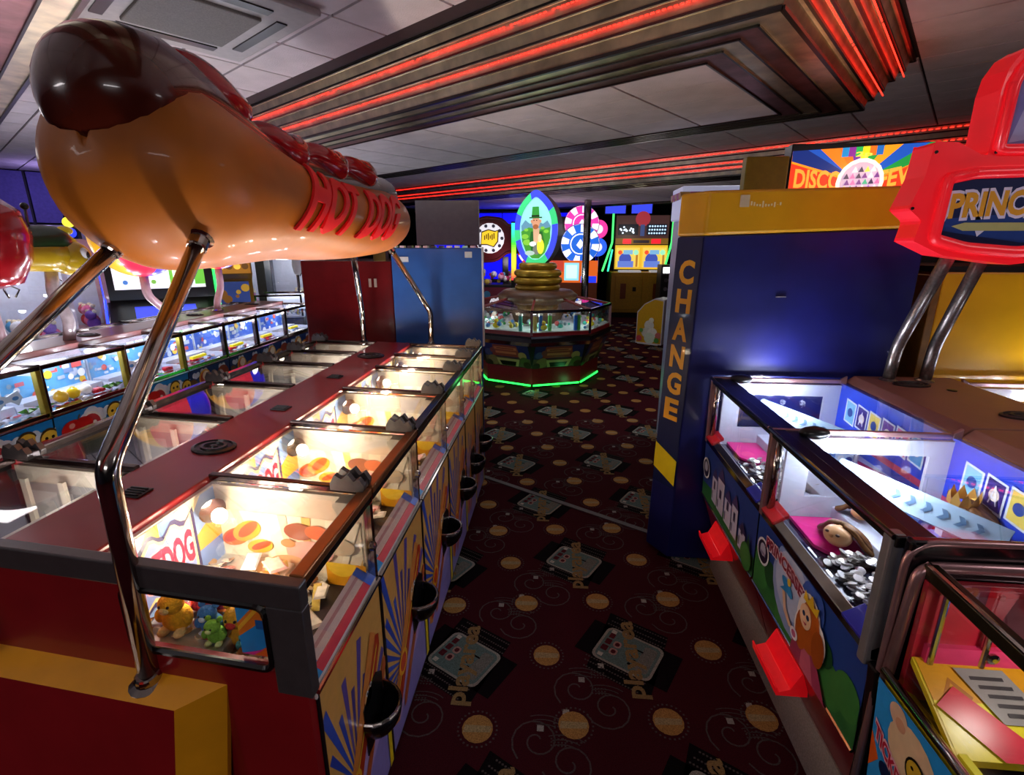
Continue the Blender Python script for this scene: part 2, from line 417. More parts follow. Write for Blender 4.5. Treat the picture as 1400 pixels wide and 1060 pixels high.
ROPE = mat('red_rope_light', 'ff2a1c', rough=.4, emit=4)
def lerp_rect(r, q, t): return tuple(x + (y - x) * t for x, y in zip(r, q))
for n, (P, Fm, O) in enumerate(DROPS):
    cx, cy = (P[0] + P[1]) / 2, (P[2] + P[3]) / 2
    root = MB(cxf).box(P[0], P[1], P[2], P[3], ZB + .02, ZB + .05, 'black').build('trim_%d' % (n + 2), BLACK); tag(root, kind='structure')
    def ring(r, z0, q, z1, nm, m):
        pa = [(r[0], r[2], z0), (r[1], r[2], z0), (r[1], r[3], z0), (r[0], r[3], z0)]; pb = [(q[0], q[2], z1), (q[1], q[2], z1), (q[1], q[3], z1), (q[0], q[3], z1)]
        for k in range(4):
            l = (k + 1) % 4; MB(cxf).add([pa[k], pa[l], pb[l], pb[k], *[(x, y, z + .01) for x, y, z in (pa[k], pa[l], pb[l], pb[k])]],
                                         [(3, 2, 1, 0), (4, 5, 6, 7), (0, 1, 5, 4), (2, 3, 7, 6)]).build(nm, m, root)
    def edge(r, z, wd=.012, col=BLACK, nm='black_edging'):
        e = MB(cxf); c = [(r[0], r[2], z), (r[1], r[2], z), (r[1], r[3], z), (r[0], r[3], z)]
        for k in range(4): e.bar(c[k], c[(k + 1) % 4], wd, wd * .8)
        e.build(nm, col, root)
    ts = [0, .26, .5, .74, 1.0]
    for k in range(4):
        ring(lerp_rect(P, Fm, ts[k]), ZB, lerp_rect(P, Fm, ts[k + 1]), ZB, 'mirror_strip', MIRRORP if k in (0, 2) else MIRROR)
        edge(lerp_rect(P, Fm, ts[k]), ZB - .004, .010)
    edge(Fm, ZB - .002, .018)
    for k in range(5):
        t0, t1 = k / 5, (k + 1) / 5
        ring(lerp_rect(Fm, O, t0), ZB + (ZC - ZB) * t0, lerp_rect(Fm, O, t0 + .08), ZB + (ZC - ZB) * t1, 'mirror_strip', MIRROR)
        ring(lerp_rect(Fm, O, t0 + .08), ZB + (ZC - ZB) * t1, lerp_rect(Fm, O, t1), ZB + (ZC - ZB) * t1, 'mirror_ledge', MIRROR)
        edge(lerp_rect(Fm, O, t1), ZB + (ZC - ZB) * t1, .013)
    for k in ((1, 3) if n != 1 else (1, 2, 4)):
        r = lerp_rect(Fm, O, k / 5 + .1); z = ZB + (ZC - ZB) * (k + .45) / 5
        r = (r[0] - .02, r[1] + .02, r[2] - .02, r[3] + .02)
        e = MB(cxf); st = .024 if n == 0 else .05
        for (p, q) in (((r[0], r[2]), (r[1], r[2])), ((r[0], r[2]), (r[0], r[3]))):
            ln = math.hypot(q[0] - p[0], q[1] - p[1]); x = 0
            while x < ln:
                if not (n == 0 and R.random() < .035):
                    t = x / ln; u = (x + st * .6) / ln
                    e.bar((p[0] + (q[0] - p[0]) * t, p[1] + (q[1] - p[1]) * t, z), (p[0] + (q[0] - p[0]) * u, p[1] + (q[1] - p[1]) * u, z), .0055, .0055)
                x += st
        e.build('rope_light', ROPE, root, kind='stuff')

# ---- ceiling cassette air conditioner
ac = thing('air_conditioner', 'square white ceiling cassette air conditioner with grey intake grille', 'air conditioner', cw(2.9, 1.06, ZC - .04))
def acx(p): return cw(2.9 + p[0], 1.06 + p[1], ZC + p[2])
MB(acx).box(-.46, .46, -.40, .40, -.035, .0, 'lgrey').build('cassette_panel', mat('off_white_plastic', 'aaa4a4', rough=.5, noise=.08), ac, bevel=.012)
MB(acx).box(-.24, .24, -.22, .22, -.05, -.03, 'grey').build('intake_grille', mat('grille_mesh', '6f6a66', rough=.7, noise=.3, nscale=160), ac, bevel=.006)
for q in ((-.26, .26, .28, .33), (-.26, .26, -.33, -.28), (.30, .36, -.22, .22), (-.36, -.30, -.22, .22)):
    MB(acx).box(*q, -.041, -.03, 'black').build('air_slot', BLACK, ac)
lamp('added_lilac_wash', cw(9.6, 1.4, 2.3), 9, (.5, .4, 1), .1)  # added lamp in mid-air that brightens the lilac panels
# ---- purple lit panels high on the left wall
for k in range(9):
    b = -1.2 + k * .62
    f = tag(MB(cxf).box(AL - .06, AL - .02, b, b + .58, 1.98, 2.68, '7f7ab8').build('wall_panel', mat('lilac_wall_panel', '6a63b4', rough=.7, noise=.15)), kind='structure')
    tag(MB(cxf).box(AL - .05, AL - .02, b, b + .58, 1.1, 1.95, 'white').build('wall_panel', mat('white_wall_panel', 'cfcbd6', rough=.7, noise=.1)), kind='structure')

# ================================================================ HOT DOG PUSHER ISLAND
def hw(p): return Vector((p[0], p[1] - .1 * (p[0] + .5), p[2]))
HY = [.83, 1.22, 1.68, 2.16, 2.60, 2.93, 3.27]
RED_P = mat('oxblood_laminate', '8c151b', rough=.3, coat=.3, noise=.12, nscale=8)
WHITEP = mat('white_interior_panel', 'c4b8a2', rough=.45, noise=.08)
CABM = mat('black_cabinet', '171217', rough=.45, noise=.2)
ORDN = ['nearest the yellow-framed end', 'second from the yellow-framed end', 'third from the yellow-framed end', 'third from the blue cabinet', 'second from the blue cabinet', 'next to the blue cabinet']
ORDR = ['nearest the yellow-framed end', 'second from the yellow-framed end', 'third from the yellow-framed end', 'third from the oxblood cabinet', 'second from the oxblood cabinet', 'next to the oxblood cabinet']


def latch(c, parent, s=1., xf=None):
    F = lambda u, v, d: Vector((c[0] + u * s, c[1] + d * s, c[2] + v * s))
    m = MB(xf)
    m.prism(F, [(-.05, 0), (.045, 0), (.05, .018), (.035, .04), (.02, .03), (.005, .05), (-.015, .034), (-.035, .046), (-.05, .02)], -.03, -.012)
    m.prism(F, [(-.05, 0), (.045, 0), (.05, .018), (.035, .04), (.02, .03), (.005, .05), (-.015, .034), (-.035, .046), (-.05, .02)], .012, .03)
    m.box(c[0] - .045 * s, c[0] + .045 * s, c[1] - .02 * s, c[1] + .02 * s, c[2], c[2] + .02 * s)
    return m.build('latch', CAST, parent, bevel=.003)


def coin_cup(c, r, parent, xf, m=None, nx=(1, 0, 0)):
    """half bowl hung on the face with a rolled rim"""
    n = 10; k = 6; vs = []; fs = []; c = Vector(c)
    for j in range(k + 1):
        ph = (PI / 2) * j / k
        for i in range(n + 1):
            t = PI * i / n
            vs.append(c + Vector((math.sin(t) * math.cos(ph) * r * 1.0 * nx[0], -math.cos(t) * math.cos(ph) * r, -math.sin(ph) * r * 1.25)))
    for j in range(k):
        for i in range(n): q = j * (n + 1) + i; fs += [(q, q + 1, q + n + 2, q + n + 1)]
    o = MB(xf).add(vs, fs).build('coin_cup', m or mat('dark_pressed_steel', '3a3536', rough=.25, metal=.9, noise=.2), parent, smooth=True)
    sd = o.modifiers.new('wall', 'SOLIDIFY'); sd.thickness = .006
    MB(xf).tube(vs[:n + 1], .005, 6).build('cup_rim', CHROME, o)


def coins(name, label, n, fn, parent=None, r=.0125, cols=('b9b2a4', 'a89a80', '8e7f68', 'cfc8ba'), group=None, tilt=.5):
    m = MB()
    for _ in range(n):
        p = Vector(fn()); rr = r * R.uniform(.85, 1.15); ax = Vector((R.uniform(-tilt, tilt), R.uniform(-tilt, tilt), 1))
        m.lathe([(rr, -.0012), (rr, .0012)], p, 9, R.choice(cols), ax=ax)
    o = m.build(name, COIN, parent, kind='stuff')
    if parent is None: tag(o, label, 'coins', group)
    return o


def hd_unit(k, aisle):
    y0, y1 = HY[k] + (.004 if k else .0), HY[k + 1] - .004
    xo, xi = (-.5, -1.0) if aisle else (-1.72, -1.25)
    sg = 1 if aisle else -1; W_ = y1 - y0
    lab = ('hot dog coin pusher unit facing the aisle, lit warm, ' + ORDN[k]) if aisle else ('hot dog coin pusher unit facing the apple row, ' + ORDR[k])
    t = thing('coin_pusher', lab, 'coin pusher', hw((xo, (y0 + y1) / 2, 0)), 'hot dog coin pushers, aisle side' if aisle else 'hot dog coin pushers, apple row side')
    X = lambda q: xi + (xo - xi) * q
    def bx(q0, q1, ya, yb, za, zb, c='white'):
        a, b = sorted((X(q0), X(q1))); return MB(hw).box(a, b, ya, yb, za, zb, c)
    bx(0, .985, y0, y1, .03, .68, 'black').build('cabinet', CABM, t)
    bx(.05, .96, y0 + .02, y1 - .02, 0, .03).build('plinth', BLACK, t)
    # play bed, pusher shelf, back wall
    bx(0, .96, y0, y1, .68, .70).build('play_bed', mat('black_bed', '100f12', rough=.3, noise=.2), t)
    bx(.0, .5, y0 + .012, y1 - .012, .70, .755).build('pusher_shelf', mat('satin_steel_shelf', 'c9c4b8', rough=.28, metal=.5, noise=.15), t, bevel=.004)
    bx(.5, .7, y0 + .012, y1 - .012, .70, .715).build('coin_ledge', mat('satin_steel_shelf'), t)
    back = bx(0, .03, y0, y1, .70, .985).build('back_wall', WHITEP, t)
    if aisle:
        a = Art((X(.03) + .001, y0 + .01, .72), (0, 1, 0), (0, 0, 1), W_ - .02, .26, xf=hw)
        a.rect(0, 1, 0, 1, 'b7a27a')
        a.clip = (0, 1, 0, 1)
        a.burst(.4, .4, 16, 1.0, ['e6a53a', '7f9fd0', 'e8d9a8', '6a8ac4'])
        a.clip = None
        for (g_, c) in ((.0, '33305c'), (.03, 'e8d090'), (.055, '7f93cc')):
            lo_ = [(.03 + g_ + (.70 - 2 * g_) * i / 16, .20 + g_ * 1.6 + .03 * math.sin(i * 1.6)) for i in range(17)]; hi_ = [(.03 + g_ + (.70 - 2 * g_) * i / 16, .90 - g_ * 1.6 + .05 * math.sin(i * 1.25)) for i in range(16, -1, -1)]
            a.poly(lo_ + hi_, c)
        a.text('HOTDOG', .10, .68, .36, .76, 'f0b8bc', bold=.09); a.text('HOTDOG', .105, .675, .375, .745, 'c01c3c', bold=.04)
        for q, c in ((.2, 'd2402a'), (.33, 'e9b12c'), (.46, 'c93a8c'), (.6, 'e9b12c')): a.circ(q, .12, .035, c, rot=.6)
        a.build('sign_print', PRINT, back)
    # divider towards the next unit
    a0, a1 = sorted((X(0), X(.95)))
    dv = MB(hw).box(a0, a1, y1 - .012, y1, .70, .985).build('divider', WHITEP, t)
    d = Art((a0, y1 - .013, .70), (1, 0, 0), (0, 0, 1), a1 - a0, .285, xf=hw)
    if aisle:
        d.rect(.02, .98, .0, .72, 'e8dcc0'); d.clip = (.02, .98, 0, .72)
        for i in range(7): d.poly([(.3 + i * .1, 0), (.33 + i * .1, 0), (.18 + i * .16, .72), (.12 + i * .16, .72)], R.choice(['f4ead0', 'd9b56a', 'e2b7a0', 'c9bda8']))
        for (u, v, r, y, c, ro) in ((.14, .42, .13, .05, 'd8701c', .9), (.13, .44, .12, .028, 'b8401c', .9), (.22, .50, .14, .05, 'e89a20', 1.0), (.23, .52, .12, .026, 'c8501c', 1.0), (.30, .34, .10, .045, 'e0a830', .7), (.31, .35, .09, .02, 'b8481c', .7),
                                (.58, .56, .10, .06, '7a4030', .1), (.70, .57, .08, .05, 'c8603c', .1), (.64, .34, .16, .08, 'd8a098', .2), (.84, .44, .1, .06, 'c8b498', .3), (.48, .2, .12, .05, 'c89a70', .2), (.5, .42, .05, .03, 'a87a50', .5)):
            d.circ(u, v, r, c, ry=y * 1.6, rot=ro)
        d.clip = None
        d.rect(.74, 1, 0, .26, 'e9a01c'); d.clip = (.74, 1, 0, .26); d.circ(.84, .27, .1, 'f4c93a'); d.circ(.97, .02, .1, 'c2185b'); d.circ(.99, .0, .06, '6a2a80'); d.clip = None
    else:
        d.rect(.0, 1, .0, .80, '9a9690'); d.rect(.05, .3, .05, .7, 'b9b5ac'); d.rect(.36, .62, .1, .7, '7d7b7a'); d.rect(.7, .93, .05, .66, 'b2aea8')
        d.rect(.4, .44, .1, .7, 'd8d6d0'); d.rect(.66, .68, 0, .8, 'e0ded8')
    d.build('divider_print', PRINT, dv)
    if not aisle:   # bracing seen through the unlit side
        for q in (.2, .5, .8):
            MB(hw).bar((X(q), y1 - .05, .70), (X(q), y1 - .05, .96), .02, .012, 'lgrey').build('bracket_bar', WHITEP, t)
        bx(.02, .10, y0, y1, .93, .985).build('light_shelf', WHITEP, t)
    # rails, posts
    MB(hw).bar((xo - .012 * sg, y0, 1.0), (xo - .012 * sg, y1, 1.0), .034, .022, 'silver').build('outer_rail', CASTP if (aisle and k < 2) else BRONZE, t, bevel=.004)
    MB(hw).bar((xo - .004 * sg, y0, .982), (xo - .004 * sg, y1, .982), .012, .02).build('rail_seal', BLACK, t)
    MB(hw).bar((a0, y1, 1.002), (a1, y1, 1.002), .022, .02).build('cross_bar', BRONZE, t, bevel=.004)
    MB(hw).box(a0, a1, y1 - .018, y1 - .012, .935, .985).build('light_baffle', WHITEP, dv)
    MB(hw).box(*sorted((xo - .02 * sg, xo)), y1 - .014, y1 + .004, .70, .995).build('corner_post', CHROME, t)
    MB(hw).box(*sorted((xo - .03 * sg, xo + .002 * sg)), y1 - .016, y1 + .006, .965, 1.008, 'red').build('corner_cap', mat('red_plastic', 'b3141c', rough=.35, noise=.1), t, bevel=.004)
    MB(hw).box(a0, a1, y0 + .01, y1 - .012, .988, .994).build('top_glass', GLASS2, t)
    MB(hw).box(*sorted((xo - .014 * sg, xo - .008 * sg)), y0 + .008, y1 - .016, .765, .975).build('front_glass', GLASS, t)
    # sill and front art
    s = MB(hw); s.hexa([(xo - .06 * sg, y0, .70), (xo, y0, .70), (xo, y1, .70), (xo - .06 * sg, y1, .70), (xo - .055 * sg, y0, .765), (xo - .002 * sg, y0, .735), (xo - .002 * sg, y1, .735), (xo - .055 * sg, y1, .765)], 'white')
    sill = s.build('sill', mat('sill_white', 'ddd6d2', rough=.3, noise=.05), t)
    if aisle:
        sa = Art((xo - .0545, y0, .7655), (0, 1, 0), (.053, 0, -.03), W_, .06, step=.0006, xf=hw)
        sa.N = Vector((.5, 0, .87))
        sa.rect(0, 1, 0, 1, 'd9c6c6'); sa.rect(0, .14, 0, 1, '1f8fd8'); sa.rect(.1, 1, .62, 1, 'c4364a'); sa.rect(.2, .95, .2, .34, 'b98a92'); sa.rect(.86, 1, 0, 1, '2a5fd0')
        sa.build('sill_print', PRINT, sill)
        MB(hw).tube([(xo + .004, y0, .722), (xo + .004, y1, .722)], .007, 8).build('chrome_edge', CHROME, t)
        p = MB(hw).box(xo - .006, xo + .002, y0 + .006, y1 - .006, .04, .715).build('front_panel', CABM, t)
        f = Art((xo + .0022, y0 + .008, .05), (0, 1, 0), (0, 0, 1), W_ - .016, .66, xf=hw)
        f.clip = (0, 1, 0, 1); f.rect(0, 1, 0, 1, 'd8a254')
        for q in range(19):
            a0_ = math.radians(6 + q * 9.6); a1_ = a0_ + math.radians(5.2); L0 = .55 + .45 * (q % 2) * .5 + .12 * R.random(); dd = f.d
            f.poly([(.36, .34), (.36 + L0 * math.cos(a0_), .34 + L0 * math.sin(a0_) * f.w / f.h * 1.25), (.36 + L0 * math.cos(a1_), .34 + L0 * math.sin(a1_) * f.w / f.h * 1.25)], ('4c3c86', '5d4a98')[q % 2] if q < 10 else ('2c46ae', '3050b8')[q % 2]); f.d = dd
        f.d += f.step
        f.poly([(0, 0), (1, 0), (1, .45), (.75, .3), (.5, .33), (.25, .2), (0, .3)], '8f83c8')
        f.poly([(.1, .2), (.5, .42), (.95, .5), (1, .35), (.6, .25), (.15, .08)], 'b79ad0')
        for (u0, v0, u1, v1, wd, c) in ((.08, .16, .82, .80, .17, 'd8853c'), (.14, .16, .88, .77, .10, 'b8381c'), (.2, .28, .84, .74, .015, 'f0d040'), (.3, .12, .98, .6, .07, 'b5572a')):
            n_ = Vector((-(v1 - v0), u1 - u0)).normalized() * wd / 2
            f.poly([(u0 - n_.x, v0 - n_.y), (u0 - .03, v0 - .03), (u0 + n_.x, v0 + n_.y), (u1 + n_.x, v1 + n_.y), (u1 + .03, v1 + .02), (u1 - n_.x, v1 - n_.y)][::-1], c)
        f.circ(.3, .36, .1, 'f2b22a'); f.circ(.3, .36, .07, 'd0401f'); f.rect(.93, 1, 0, .3, 'e6c81f')
        f.circ(.62, .62, .07, 'e8b070'); f.circ(.6, .64, .02, 'white'); f.circ(.67, .65, .02, 'white'); f.circ(.6, .64, .01, 'black'); f.circ(.67, .65, .01, 'black')
        f.build('front_art', PRINT, p)
        MB(hw).box(xo - .004, xo + .006, y1 - .004, y1 + .006, .04, .72).build('panel_joint', BLACK, t)
        cy = y1 - .115
        MB(hw).prism(lambda u, v, d_: Vector((xo + d_, cy + u, .40 + v)), [(-.065, -.12), (.065, -.12), (.07, .04), (.03, .075), (-.03, .075), (-.07, .04)], .003, .007).build('cup_plate', BLACK, t)
        coin_cup((xo + .006, cy, .40), .075, t, hw)
        MB(hw).lathe([(.006, 0), (.013, .004), (.013, .016), (.007, .02)], hw((xo - .004, y1 - .03, .85)) * 0 + Vector((xo - .004, y1 - .03, .85)), 12, ax=(1, 0, 0)).build('lock', CHROME, t)
        bl = (xi + .10, y1 - .11, .945)
        MB(hw).ell(bl, .021, (1, .93, .8)).build('bulb', mat('warm_bulb', 'fff0d8', emit=28, ecol='ffedd0'), t, smooth=True)
        MB(hw).lathe([(.012, 0), (.036, .01), (.038, .013)], (bl[0] - .05, bl[1] + .03, bl[2]), 14, ax=(.9, -.5, -.2)).build('bulb_reflector', CHROME, t)
        lamp('pusher_unit_light', hw((bl[0] + .05, bl[1] - .06, .90)), 3.3, (1, .87, .66), .02)
        uplight(hw((bl[0] + .05, bl[1] - .02, .96)), 1.7, (1, .88, .76), .03)
    else:
        lamp('pusher_unit_light', hw((xi - .1, (y0 + y1) / 2, .93)), 2.4, (.97, .95, 1), .03)  # added lamp; this side is switched off and has no bulb
        uplight(hw((xi - .06, (y0 + y1) / 2, .975)), 1.3, (.97, .93, 1), .03)
    latch((xo - .055 * sg, y1, 1.01), t, 1.0, hw)
    if aisle: MB(hw).box(xo - .085, xo - .05, y1 - .05, y1 - .018, .95, .985, 'white').build('latch_lug', WHITEP, t)
    return t


for k in range(6):
    hd_unit(k, True); hd_unit(k, False)
    y0, y1 = HY[k], HY[k + 1]
    def cf(y0=y0, y1=y1):
        q = R.random()
        if q < .45: return hw((R.uniform(-.76, -.66), R.uniform(y0 + .03, y1 - .03), .722 + R.random() * .022))
        if q < .8: return hw((R.uniform(-.98, -.76), R.uniform(y0 + .03, y1 - .03), .760 + R.random() * .012))
        return hw((R.gauss(-.64, .02), R.uniform(y0 + .03, (y0 + y1) / 2), .712 + R.random() * .02))
    coins('coin_pile', 'loose coppery coins lying in the hot dog pusher ' + ORDN[k], 170 if k < 3 else 90, cf, cols=('d8c49a', 'b88f55', 'e2dccb', '9a6a3e', 'c9bba0'))

# ridge between the two sides
rg = thing('ridge_panel', 'oxblood red ridge panel running between the hot dog pusher rows', 'panel', hw((-1.125, 2.05, 0)))
MB(hw).box(-1.247, -1.003, .83, 3.3, .03, .98, 'maroon').build('ridge_core', CABM, rg)
MB(hw).box(-1.252, -.998, .82, 3.31, .98, 1.004, 'red').build('ridge_top', RED_P, rg, bevel=.004)
def speaker(c, rx, ry, parent, m, xf):
    mb = MB(xf); C = Vector(c)
    pr = [(1.0, 0), (1.0, .006), (.85, .010), (.8, .004), (.62, .004), (.58, .010), (.45, .010), (.4, .003), (.2, .003), (.15, .009), (0.01, .011)]
    vs = []; fs = []; n = 20
    for r, z in pr:
        for k in range(n): a = 2 * PI * k / n; vs.append(C + Vector((rx * r * math.cos(a), ry * r * math.sin(a), z)))
    for i in range(len(pr) - 1):
        for k in range(n): fs.append((i * n + k, i * n + (k + 1) % n, (i + 1) * n + (k + 1) % n, (i + 1) * n + k))
    mb.add(vs, fs); return mb.build('speaker_grille', m, parent)
for (x, y, rx, ry) in ((-1.125, 1.40, .075, .06), (-1.125, 2.85, .085, .07)): speaker((x, y, 1.004), rx, ry, rg, BLACK, hw)
for (x, y) in ((-1.13, 1.08), (-1.125, 1.82), (-1.125, 2.34)):
    m = MB(hw).box(x - .035, x + .035, y - .028, y + .028, 1.004, 1.009)
    for q in range(4): m.box(x - .028, x + .028, y - .022 + q * .012, y - .016 + q * .012, 1.009, 1.013)
    m.build('vent_plate', BLACK, rg, bevel=.002)

# end panel with its windows and the raised yellow-edged box
ep = thing('island_end', 'oxblood end panel of the hot dog island with yellow-edged raised box', 'panel', hw((-1.1, .8, 0)))
EY0, EY1 = .80, .832
b_ = MB(hw); b_.box(-1.72, -.505, EY0 + .006, EY1, 0, .785, 'red').box(-1.335, -.925, EY0 + .006, EY1, .785, .955, 'red')
b_.build('end_board', RED_P, ep)
MB(hw).box(-1.735, -.49, EY0, EY1, .952, 1.008).build('top_frame', GUN, ep, bevel=.004)
MB(hw).box(-.572, -.49, EY0, EY1, .735, .952).build('side_frame', GUN, ep, bevel=.003)
MB(hw).box(-1.735, -1.66, EY0, EY1, .735, .952).build('side_frame', GUN, ep, bevel=.003)
for (x0, x1) in ((-.925, -.57), (-1.66, -1.335)):
    pts = rrect(x0 + .006, x1 - .006, .792, .948, .022)
    MB(hw).tube([(x, EY0 + .003, z) for x, z in pts] + [(pts[0][0], EY0 + .003, pts[0][1])], .008, 6).build('window_gasket', BLACK, ep)
    MB(hw).box(x0 + .004, x1 - .004, EY0 + .014, EY0 + .018, .79, .95).build('end_window_pane', GLASS, ep)
st = Art((-.672, EY1 + .004, .79), (1, 0, 0), (0, 0, 1), .10, .155, xf=hw); st.clip = (0, 1, 0, 1)
st.rect(0, 1, 0, 1, '1590dc'); st.poly([(0, .28), (1, .78), (1, 1), (.72, 1), (0, .5)], 'e8781c'); st.poly([(0, .36), (.9, 1), (.78, 1), (0, .44)], 'f0b02a'); st.rect(.45, 1, .45, .6, '0c62b0')
st.poly([(.25, 0), (1, .32), (1, .1), (.7, 0)], 'f06a1c'); st.poly([(0, 0), (.3, 0), (.6, .13), (.3, .06)], 'e0349a'); st.build('ray_sticker', PRINT, ep)
mp = Art((-1.655, EY1 + .03, .70), (1, 0, 0), (0, 0, 1), .32, .26, xf=hw); mp.clip = (0, 1, 0, 1)
mp.rect(0, 1, 0, 1, 'dcd6e4'); mp.circ(.78, .5, .16, '8a3fb0'); mp.circ(.55, .62, .14, 'f0c81c'); mp.circ(.6, .42, .13, 'e8681c'); mp.circ(.9, .22, .18, 'e05a9a'); mp.circ(.35, .4, .2, 'f0a01c'); mp.circ(.6, .12, .14, '4a8ad0')
mp.build('cartoon_print', PRINT, ep)
P0 = [(-1.68, .845), (-.70, .845)]; 
top, bot = .722, .0
outer = [(-.70, EY0 + .006, .724), (-.775, EY0 - .055, 0)]
m = MB(hw)
OL, OR, IL, IR = -1.66, -.70, -1.57, -.79
ZT, ZI = .726, .700; YF = EY0 - .05; sl = .10
V = lambda x, y, z: (x, y, z)
def yy(z, y): return y - sl * (ZT - z)
ot = [(OL, yy(ZT, EY0 + .006), ZT), (OR, yy(ZT, EY0 + .006), ZT)]; ob = [(OL + .02, yy(0, EY0 + .006), 0), (OR - .07, yy(0, EY0 + .006), 0)]
it = [(IL, yy(ZI, YF), ZI), (IR, yy(ZI, YF), ZI)]; ib = [(IL + .02, yy(0, YF), 0), (IR - .07, yy(0, YF), 0)]
YEL = mat('amber_yellow_laminate', 'e49a18', rough=.35, coat=.2, noise=.1, nscale=10)
MB(hw).add([it[0], it[1], ib[1], ib[0], *[(p[0], p[1] + .03, p[2]) for p in (it[0], it[1], ib[1], ib[0])]], [(3, 2, 1, 0), (0, 1, 5, 4), (1, 2, 6, 5), (3, 0, 4, 7)]).build('box_front', RED_P, ep)
def facep(q, nm):
    n_ = [(p[0], p[1] + .012, p[2] - .008) for p in q]
    MB(hw).add([*q, *n_], [(0, 1, 2, 3), (7, 6, 5, 4), (0, 4, 5, 1), (1, 5, 6, 2), (2, 6, 7, 3), (3, 7, 4, 0)]).build(nm, YEL, ep)
facep([it[0], it[1], ot[1], ot[0]], 'yellow_edging'); facep([it[1], ib[1], ob[1], ot[1]], 'yellow_edging'); facep([ib[0], it[0], ot[0], ob[0]], 'yellow_edging')
MB(hw).box(-1.63, -.80, EY0 - .02, EY0 + .006, 0, .69).build('box_core', CABM, ep)

# prizes behind the end window
PZ = 'plush prizes behind the hot dog end window'
def toy(name, label, c, cols, s=.05, kind='bear'):
    c = Vector(c); t = thing(name, label, 'plush toy', c, PZ); b, h = c_(cols[0]), c_(cols[1])
    MB().ell(c + Vector((0, 0, s * .55)), (s * .62, s * .5, s * .6), b).build('body', PLUSH, t, smooth=True)
    hd = MB().ell(c + Vector((0, -.01, s * 1.35)), (s * .5, s * .45, s * .45), b).build('head', PLUSH, t, smooth=True)
    MB().ell(c + Vector((0, -.01 - s * .42, s * 1.28)), (s * .2, s * .12, s * .15), h).build('muzzle', PLUSH, hd, smooth=True)
    for q in (-1, 1):
        MB().ell(c + Vector((q * s * .4, 0, s * 1.75)), s * .18, b).build('ear', PLUSH, hd, smooth=True)
        MB().ell(c + Vector((q * s * .18, -.01 - s * .4, s * 1.45)), s * .06, 'black').build('eye', PAINT, hd, smooth=True)
        MB().ell(c + Vector((q * s * .6, -.01, s * .7)), (s * .2, s * .2, s * .3), b).build('arm', PLUSH, t, smooth=True)
        MB().ell(c + Vector((q * s * .35, -s * .4, s * .15)), (s * .22, s * .3, s * .18), h).build('leg', PLUSH, t, smooth=True)
    return t
for nm, lb, x, y, cl, s in (('plush_bear', 'yellow plush bear slumped beside the window gasket', -.895, .905, ('e8b01c', 'f0d890'), .058),
                            ('plush_bear', 'amber plush bear with red legs behind the chrome post', -.742, .93, ('e0a01e', 'c8322a'), .062),
                            ('plush_elephant', 'teal plush elephant against the end window', -.700, .905, ('4a9a94', '7cc0b4'), .042),
                            ('plush_rabbit', 'pink plush rabbit lying behind the teal elephant', -.675, .985, ('e86aa0', 'f6c0d4'), .04),
                            ('plush_frog', 'lime green plush frog low in the hot dog pusher', -.775, .885, ('7ab83a', 'd8e89a'), .036),
                            ('plush_cat', 'blue plush cat behind the hot dog end window', -.805, .91, ('3f7fc0', 'cfe0f0'), .044),
                            ('plush_pig', 'crimson plush pig near the back wall of the hot dog pusher', -.835, .955, ('b83a5a', 'e890a0'), .06)):
    z = .757 if x < -.75 else .717
    toy(nm, lb, hw((x, y, z)), cl, s)
# foil prize packets strewn over the beds
for k in range(4):
    m = MB()
    for q in range(46):
        c = hw((R.uniform(-.96, -.60), R.uniform(HY[k] + .05, HY[k + 1] - .05), .0)); z = (.762 if c.x < -.75 else .722) + R.random() * .035
        a_ = R.uniform(0, PI); d1_ = Vector((math.cos(a_), math.sin(a_), R.uniform(-.35, .35))) * R.uniform(.016, .045); d2_ = Vector((-math.sin(a_), math.cos(a_), R.uniform(-.35, .35))) * R.uniform(.010, .024)
        p = Vector((c.x, c.y, z)); n_ = Vector((0, 0, .004)); m.hexa([p - d1_ - d2_, p + d1_ - d2_, p + d1_ + d2_, p - d1_ + d2_, p - d1_ * .8 - d2_ * .8 + n_, p + d1_ * .8 - d2_ * .8 + n_, p + d1_ * .8 + d2_ * .8 + n_, p - d1_ * .8 + d2_ * .8 + n_],
                                                                     R.choice(['e8dcc8', 'c9a06a', 'b8584a', 'd8c8b8', 'e0a8a0', '8a6a4a', 'f0e8d8', 'c87a3a', 'a8b0b8', 'd84a5a', 'e8c860', '7a5a50']))
    tag(m.build('prize_packets', mat('foil_packet', vc=True, rough=.25, coat=.5, noise=.25, nscale=60), None, loc=hw((-.8, (HY[k] + HY[k + 1]) / 2, .72)), kind='stuff'), 'foil prize packets strewn in the hot dog pusher ' + ORDN[k], 'prizes')
kr = thing('toy_glasses', 'pink heart-shaped toy glasses beside the ray sticker', 'toy glasses', hw((-.655, .885, .717)), PZ)
for q in (-1, 1):
    F = lambda u, v, d_, q=q: hw((-.64 + q * .026 + u, .885 + d_ + v * .3, .745 + v))
    hrt = [(.022 * (16 * math.sin(t) ** 3) / 16, .02 * (13 * math.cos(t) - 5 * math.cos(2 * t) - 2 * math.cos(3 * t) - math.cos(4 * t)) / 15) for t in [2 * PI * i / 18 for i in range(18)]]
    MB().prism(F, hrt, 0, .006, 'd8295a').build('heart_lens', PAINT, kr)
    MB().tube([F(u * 1.12, v * 1.12, .003) for u, v in hrt + hrt[:1]], .003, 5, 'f2a8c0').build('lens_rim', PAINT, kr)

